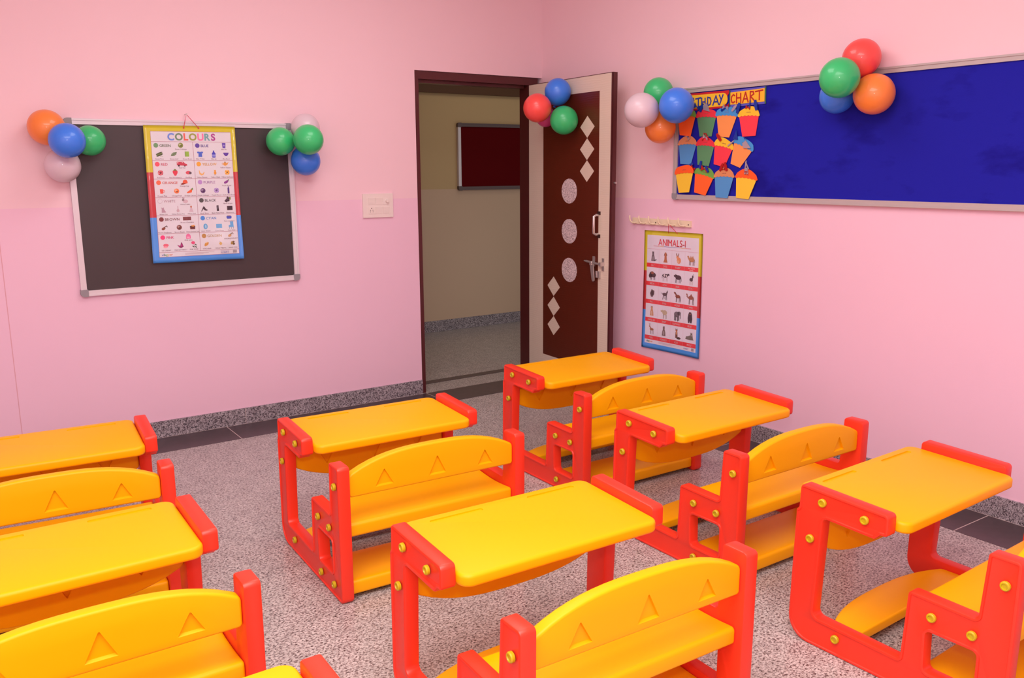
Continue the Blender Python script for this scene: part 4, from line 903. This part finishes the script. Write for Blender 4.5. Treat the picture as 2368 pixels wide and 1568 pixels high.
paper_mesh('green_edge', [uv(.97, 0), uv(.97, 1), uv(1.0, 1), uv(1.0, 0)], (60, 110, 60), 0.003, sg)
paper_mesh('sign_card', [uv(.03, .13), uv(.03, .86), uv(.965, .87), uv(.965, .10)], (252, 190, 44), 0.0036, sg)
for chr_, (u0, u1, v0, v1) in zip('CHART', ((.06, .17, .28, .76), (.21, .35, .22, .78), (.38, .53, .22, .80), (.58, .72, .20, .76), (.74, .92, .20, .74))):
    letter(chr_, uv, u0, u1, v0, v1, (186, 40, 24), sg)

# ------------------------------------------------------------------ balloons
def balloon(col, c, r, centre, label, group):
    """c: centre, r: radius, centre: where the necks are tied together"""
    c = Vector(c); ax = (Vector(centre)-c).normalized()
    t = tag(bpy.data.objects.new('balloon', None), label, 'balloon', group); C.objects.link(t); t.location = c
    bm = bmesh.new(); prof = [(0, -r*1.02)]
    for k in range(1, 24):
        a = math.pi*k/24; x = -math.cos(a); rr = math.sin(a)
        if x > 0: rr *= 1-0.05*x
        prof.append((rr*r, x*r*(1.02 if x < 0 else 1.03)))
    prof += [(r*0.085, r*1.035), (r*0.05, r*1.06)]
    lathe(bm, prof, (0, 0, 0), ax, 40)
    obj('skin', bm, BAL[col], t, 80)
    bm = bmesh.new(); lathe(bm, [(r*0.05, r*1.055), (r*0.09, r*1.08), (r*0.05, r*1.11), (r*0.12, r*1.15)], (0, 0, 0), ax, 14)
    obj('knot', bm, BAL[col], t, 80)
CL = [
 ('balloons at the upper left corner of the blackboard', (-3.10, -0.10, 1.655), [
  ('orange', (-3.182, -0.114, 1.736), 0.0880, 'orange balloon at the upper left corner of the blackboard'),
  ('white', (-3.127, -0.112, 1.551), 0.0860, 'white balloon overlapping the left rail of the blackboard'),
  ('green', (-2.989, -0.102, 1.675), 0.0770, 'green balloon against the black surface, right of the blue one'),
  ('blue', (-3.117, -0.266, 1.669), 0.0850, 'blue balloon in front of the orange and green ones, left of the blackboard')]),
 ('balloons at the upper right corner of the blackboard', (-1.86, -0.12, 1.68), [
  ('white', (-1.817, -0.110, 1.760), 0.0840, 'pale white balloon above the right corner of the blackboard'),
  ('blue', (-1.826, -0.112, 1.575), 0.0865, 'blue balloon hanging at the right rail of the blackboard'),
  ('green', (-1.972, -0.110, 1.683), 0.0810, 'green balloon lying on the black surface at its right end'),
  ('green', (-1.864, -0.266, 1.690), 0.0860, 'green balloon in front of the pale white and blue ones, right of the blackboard')]),
 ('balloons at the left end of the blue notice board', (-0.12, -1.37, 1.86), [
  ('green', (-0.112, -1.298, 1.951), 0.0870, 'green balloon at the top left end of the blue notice board'),
  ('orange', (-0.116, -1.325, 1.753), 0.0900, 'orange balloon below the white one at the left end of the blue notice board'),
  ('white', (-0.286, -1.346, 1.845), 0.0980, 'white balloon left of the blue notice board'),
  ('blue', (-0.186, -1.520, 1.864), 0.0980, 'blue balloon covering the start of the BIRTHDAY sign')]),
 ('balloons at the top of the blue notice board', (-0.12, -2.60, 1.93), [
  ('red', (-0.110, -2.621, 2.012), 0.0860, 'red balloon above the top rail of the blue notice board'),
  ('blue', (-0.106, -2.502, 1.853), 0.0810, 'blue balloon on the blue felt, below the green one'),
  ('orange', (-0.116, -2.702, 1.848), 0.0910, 'orange balloon on the blue felt, right of the green one'),
  ('green', (-0.270, -2.626, 1.917), 0.0890, 'green balloon in front of the red one on the long blue notice board')]),
 ('balloons on the open door', (-0.24, -0.46, 1.91), [
  ('pink', (-0.211, -0.330, 1.861), 0.0680, 'magenta balloon mostly hidden behind the red one on the door'),
  ('blue', (-0.239, -0.497, 2.007), 0.0860, 'blue balloon at the top of the open door'),
  ('green', (-0.250, -0.578, 1.826), 0.0910, 'green balloon on the open door above the diamonds'),
  ('red', (-0.397, -0.490, 1.902), 0.0910, 'red balloon on the open door by the hinge side')])]
for grp, cen, items in CL:
    for col, c, r, lab in items: balloon(col, c, r, cen, lab, grp)

# ------------------------------------------------------------------ school desks
HW, TH = 0.385, 0.046
PROF = [(0.004, 0.0, 0.022), (0.694, 0.0, 0.075), (0.686, 0.440, 0.004), (0.677, 0.452, 0.004), (0.674, 0.531, 0.014), (0.372, 0.518, 0.014), (0.372, 0.450, 0.012),
        (0.396, 0.449, 0.004), (0.414, 0.431, 0.008), (0.588, 0.438, 0.014), (0.603, 0.098, 0.020), (0.306, 0.092, 0.012), (0.296, 0.317, 0.014), (0.098, 0.312, 0.012), (0.087, 0.512, 0.012), (0.0, 0.512, 0.014)]
HOLE = [(0.232, 0.088, 0.014), (0.092, 0.088, 0.014), (0.092, 0.214, 0.014), (0.236, 0.214, 0.014)]
BOLTS = [(0.592, 0.490), (0.447, 0.4815), (0.628, 0.359), (0.516, 0.0585), (0.221, 0.263), (0.107, 0.260), (0.036, 0.436), (0.213, 0.046), (0.077, 0.052)]
def side_frame(side):
    bm = bmesh.new()
    outer = fillet(PROF, seg=6); hole = fillet(HOLE, seg=5)
    if area(outer) < 0: outer.reverse()
    if area(hole) > 0: hole.reverse()
    # (inset, depth from the outer face): rounded rim, then the sunken panel; and a rounded inner rim
    prof = [(0.0058, TH), (0.0018, TH-0.0016), (0.0, TH-0.0055), (0.0, 0.0055), (0.0018, 0.0016), (0.0045, 0.0003), (0.0085, 0.0003), (0.0105, 0.0042), (0.0115, 0.0046)]
    ends = []
    for loop in (outer, hole):
        rings = [[bm.verts.new((-HW+dx, q[0], q[1])) for q in offset_loop(loop, ins)] for ins, dx in prof]
        for A, B in zip(rings, rings[1:]):
            for i in range(len(loop)): j = (i+1) % len(loop); bm.faces.new([A[i], A[j], B[j], B[i]])
        ends.append((rings[0], rings[-1]))
    for w in (0, 1):
        flat = ends[0][w]+ends[1][w]
        for t in geometry.tessellate_polygon([[Vector((v.co.y, v.co.z, 0)) for v in ends[k][w]] for k in (0, 1)]):
            try: bm.faces.new([flat[i] for i in t])
            except ValueError: pass
    bmesh.ops.recalc_face_normals(bm, faces=bm.faces)
    if side > 0:
        for v in bm.verts: v.co.x = -v.co.x
        bmesh.ops.reverse_faces(bm, faces=bm.faces)
    return bm
def cap_mesh(side, t, z):
    bm = bmesh.new(); r = 0.0135; base = HW-0.0025 if side < 0 else HW-0.0095   # the nuts on the far side sit almost flush
    lathe(bm, [(0.012, 0), (r, 0.001), (r, 0.008), (r-0.002, 0.0108), (r-0.0050, 0.0112), (r-0.0062, 0.0080), (r-0.010, 0.0080), (0, 0.0085)], (side*base, t, z), (side, 0, 0), 20)
    return bm
def arch(n=18, x1=0.338, z0=0.390, ze=0.472, zm=0.536):
    pts = [(-x1, z0, 0.012), (x1, z0, 0.012), (x1, ze, 0.020)]
    for k in range(1, n):
        x = (1-2*k/n)*(x1-0.012); pts.append((x, zarch(x)))
    pts.append((-x1, ze, 0.020))
    return fillet(pts, seg=5)
def arch_board(tri=True):
    """flat board: outline in x/z (z 0.39..0.536), thickness in y 0..0.037, rear face y=0"""
    bm = bmesh.new(); soft_prism(bm, arch(), 0.0, 0.037, 0.0075, 'xz')
    if tri:
        cu = bmesh.new()
        for cx, h in ((-0.203, 0.060), (0.010, 0.070), (0.213, 0.056)):
            w = 0.034 if h < 0.06 else 0.037
            for ys_, yd in ((-0.004, 0.008), (0.041, 0.029)):
                # a triangular hollow whose lower ledge slopes outwards
                A = [cu.verts.new((x, ys_, z)) for x, z in ((cx-w-0.001, 0.4105), (cx+w+0.001, 0.4105), (cx+0.002, 0.414+h), (cx-0.002, 0.414+h))]
                B = [cu.verts.new((x, yd, z)) for x, z in ((cx-w+0.004, 0.4175), (cx+w-0.004, 0.4175), (cx+0.001, 0.411+h), (cx-0.001, 0.411+h))]
                for i in range(4): cu.faces.new([A[i], A[(i+1) % 4], B[(i+1) % 4], B[i]])
                cu.faces.new(A[::-1]); cu.faces.new(B)
        bm = boolean_cut(bm, cu)
    return bm
def zarch(x): return 0.536-0.064*min(1, abs(x)/0.338)**2.8
def table_mesh():
    bm = bmesh.new(); x1 = 0.3385
    soft_prism(bm, fillet([(-x1, 0.336, 0.035), (x1, 0.336, 0.035), (x1, 0.718, 0.035), (-x1, 0.718, 0.035)], seg=6), 0.470, 0.506, 0.010, 'xy')
    cu = bmesh.new()
    for cx in (-0.165, 0.180):
        prism(cu, fillet([(cx-0.090, 0.669, 0.007), (cx+0.090, 0.669, 0.007), (cx+0.090, 0.686, 0.007), (cx-0.090, 0.686, 0.007)], seg=4), 0.502, 0.52, 'xy')
    bm = boolean_cut(bm, cu)
    for v in bm.verts: v.co.z += -(0.718-v.co.y)*0.040
    return bm
def plank(t0, t1, z0, z1, dip=0.0, x1=0.338):
    bm = bmesh.new(); n = 14
    up_ = [(t0+(t1-t0)*k/n, z1-dip*math.sin(math.pi*k/n)) for k in range(n+1)]
    pts = [(t1, z0, 0.010), (t1, z1, 0.012)]+[(a, b_, 0) for a, b_ in reversed(up_[2:-2])]+[(t0, z1, 0.012), (t0, z0, 0.010)]
    soft_prism(bm, fillet(pts, seg=4), -x1, x1, 0.0075, 'yz')
    return bm
def make_desk():
    t = thing('school_desk', None, 'desk')
    for sd in (-1, 1):
        f = obj('side_frame', side_frame(sd), MT['red'], t, 35)
        for (a, z) in BOLTS: obj('bolt_cap', cap_mesh(sd, a, z), MT['cap'], f, 35)
    obj('tabletop', table_mesh(), MT['yellow'], t, 35)
    br = arch_board()
    for v in br.verts: v.co.y += 0.017
    obj('backrest', br, MT['yellow'], t, 35)
    fp = arch_board()
    for v in fp.verts: v.co.z = 0.405-(v.co.z-0.390); v.co.y += 0.610
    obj('front_panel', fp, MT['yellow'], t, 35)
    ft = arch_board(False)
    for v in ft.verts: y, z = v.co.y, v.co.z; v.co.y = 0.474+(z-0.390); v.co.z = 0.038+y
    obj('footrest', ft, MT['yellow'], t, 35)
    obj('seat', plank(0.026, 0.288, 0.238, 0.290, 0.008), MT['yellow'], t, 35)
    obj('rear_board', plank(0.026, 0.270, 0.018, 0.072, 0.004), MT['yellow'], t, 35)
    return t
def copy_tree(o, parent=None):
    c = o.copy(); C.objects.link(c)
    if parent: c.parent = parent
    for chd in list(o.children): copy_tree(chd, c)
    return c
DESKS = [
 ((-0.9882, -2.1923), -0.0163, 'red and yellow plastic desk with bench nearest the open door', ),
 ((-1.0743, -3.1711), 0.0012, 'red and yellow plastic desk in the middle of the right-hand column by the pink wall', ),
 ((-1.1496, -4.1576), 0.0301, 'red and yellow plastic desk at the near right, its bench cut by the right edge', ),
 ((-2.3093, -2.4766), -0.0439, 'red and yellow plastic desk standing alone in front of the blackboard and doorway', ),
 ((-2.4109, -3.7102), -0.0290, 'red and yellow plastic desk at the bottom centre, its backrest nearest the camera', ),
 ((-3.5237, -2.0508), -0.0748, 'red and yellow plastic desk at the left edge, farthest back under the blackboard', ),
 ((-3.5671, -3.1153), -0.0034, 'red and yellow plastic desk at the left edge, second from the blackboard wall', ),
 ((-3.5856, -4.2162), 0.0, 'red and yellow plastic desk of which only a tabletop corner shows at the bottom edge', )]
proto = make_desk()
for i, (xy, a, lab) in enumerate(DESKS):
    d = proto if i == 0 else copy_tree(proto)
    d.location = (xy[0], xy[1], 0); d.rotation_euler = (0, 0, a)
    tag(d, lab, 'desk', 'plastic school desks with attached benches')
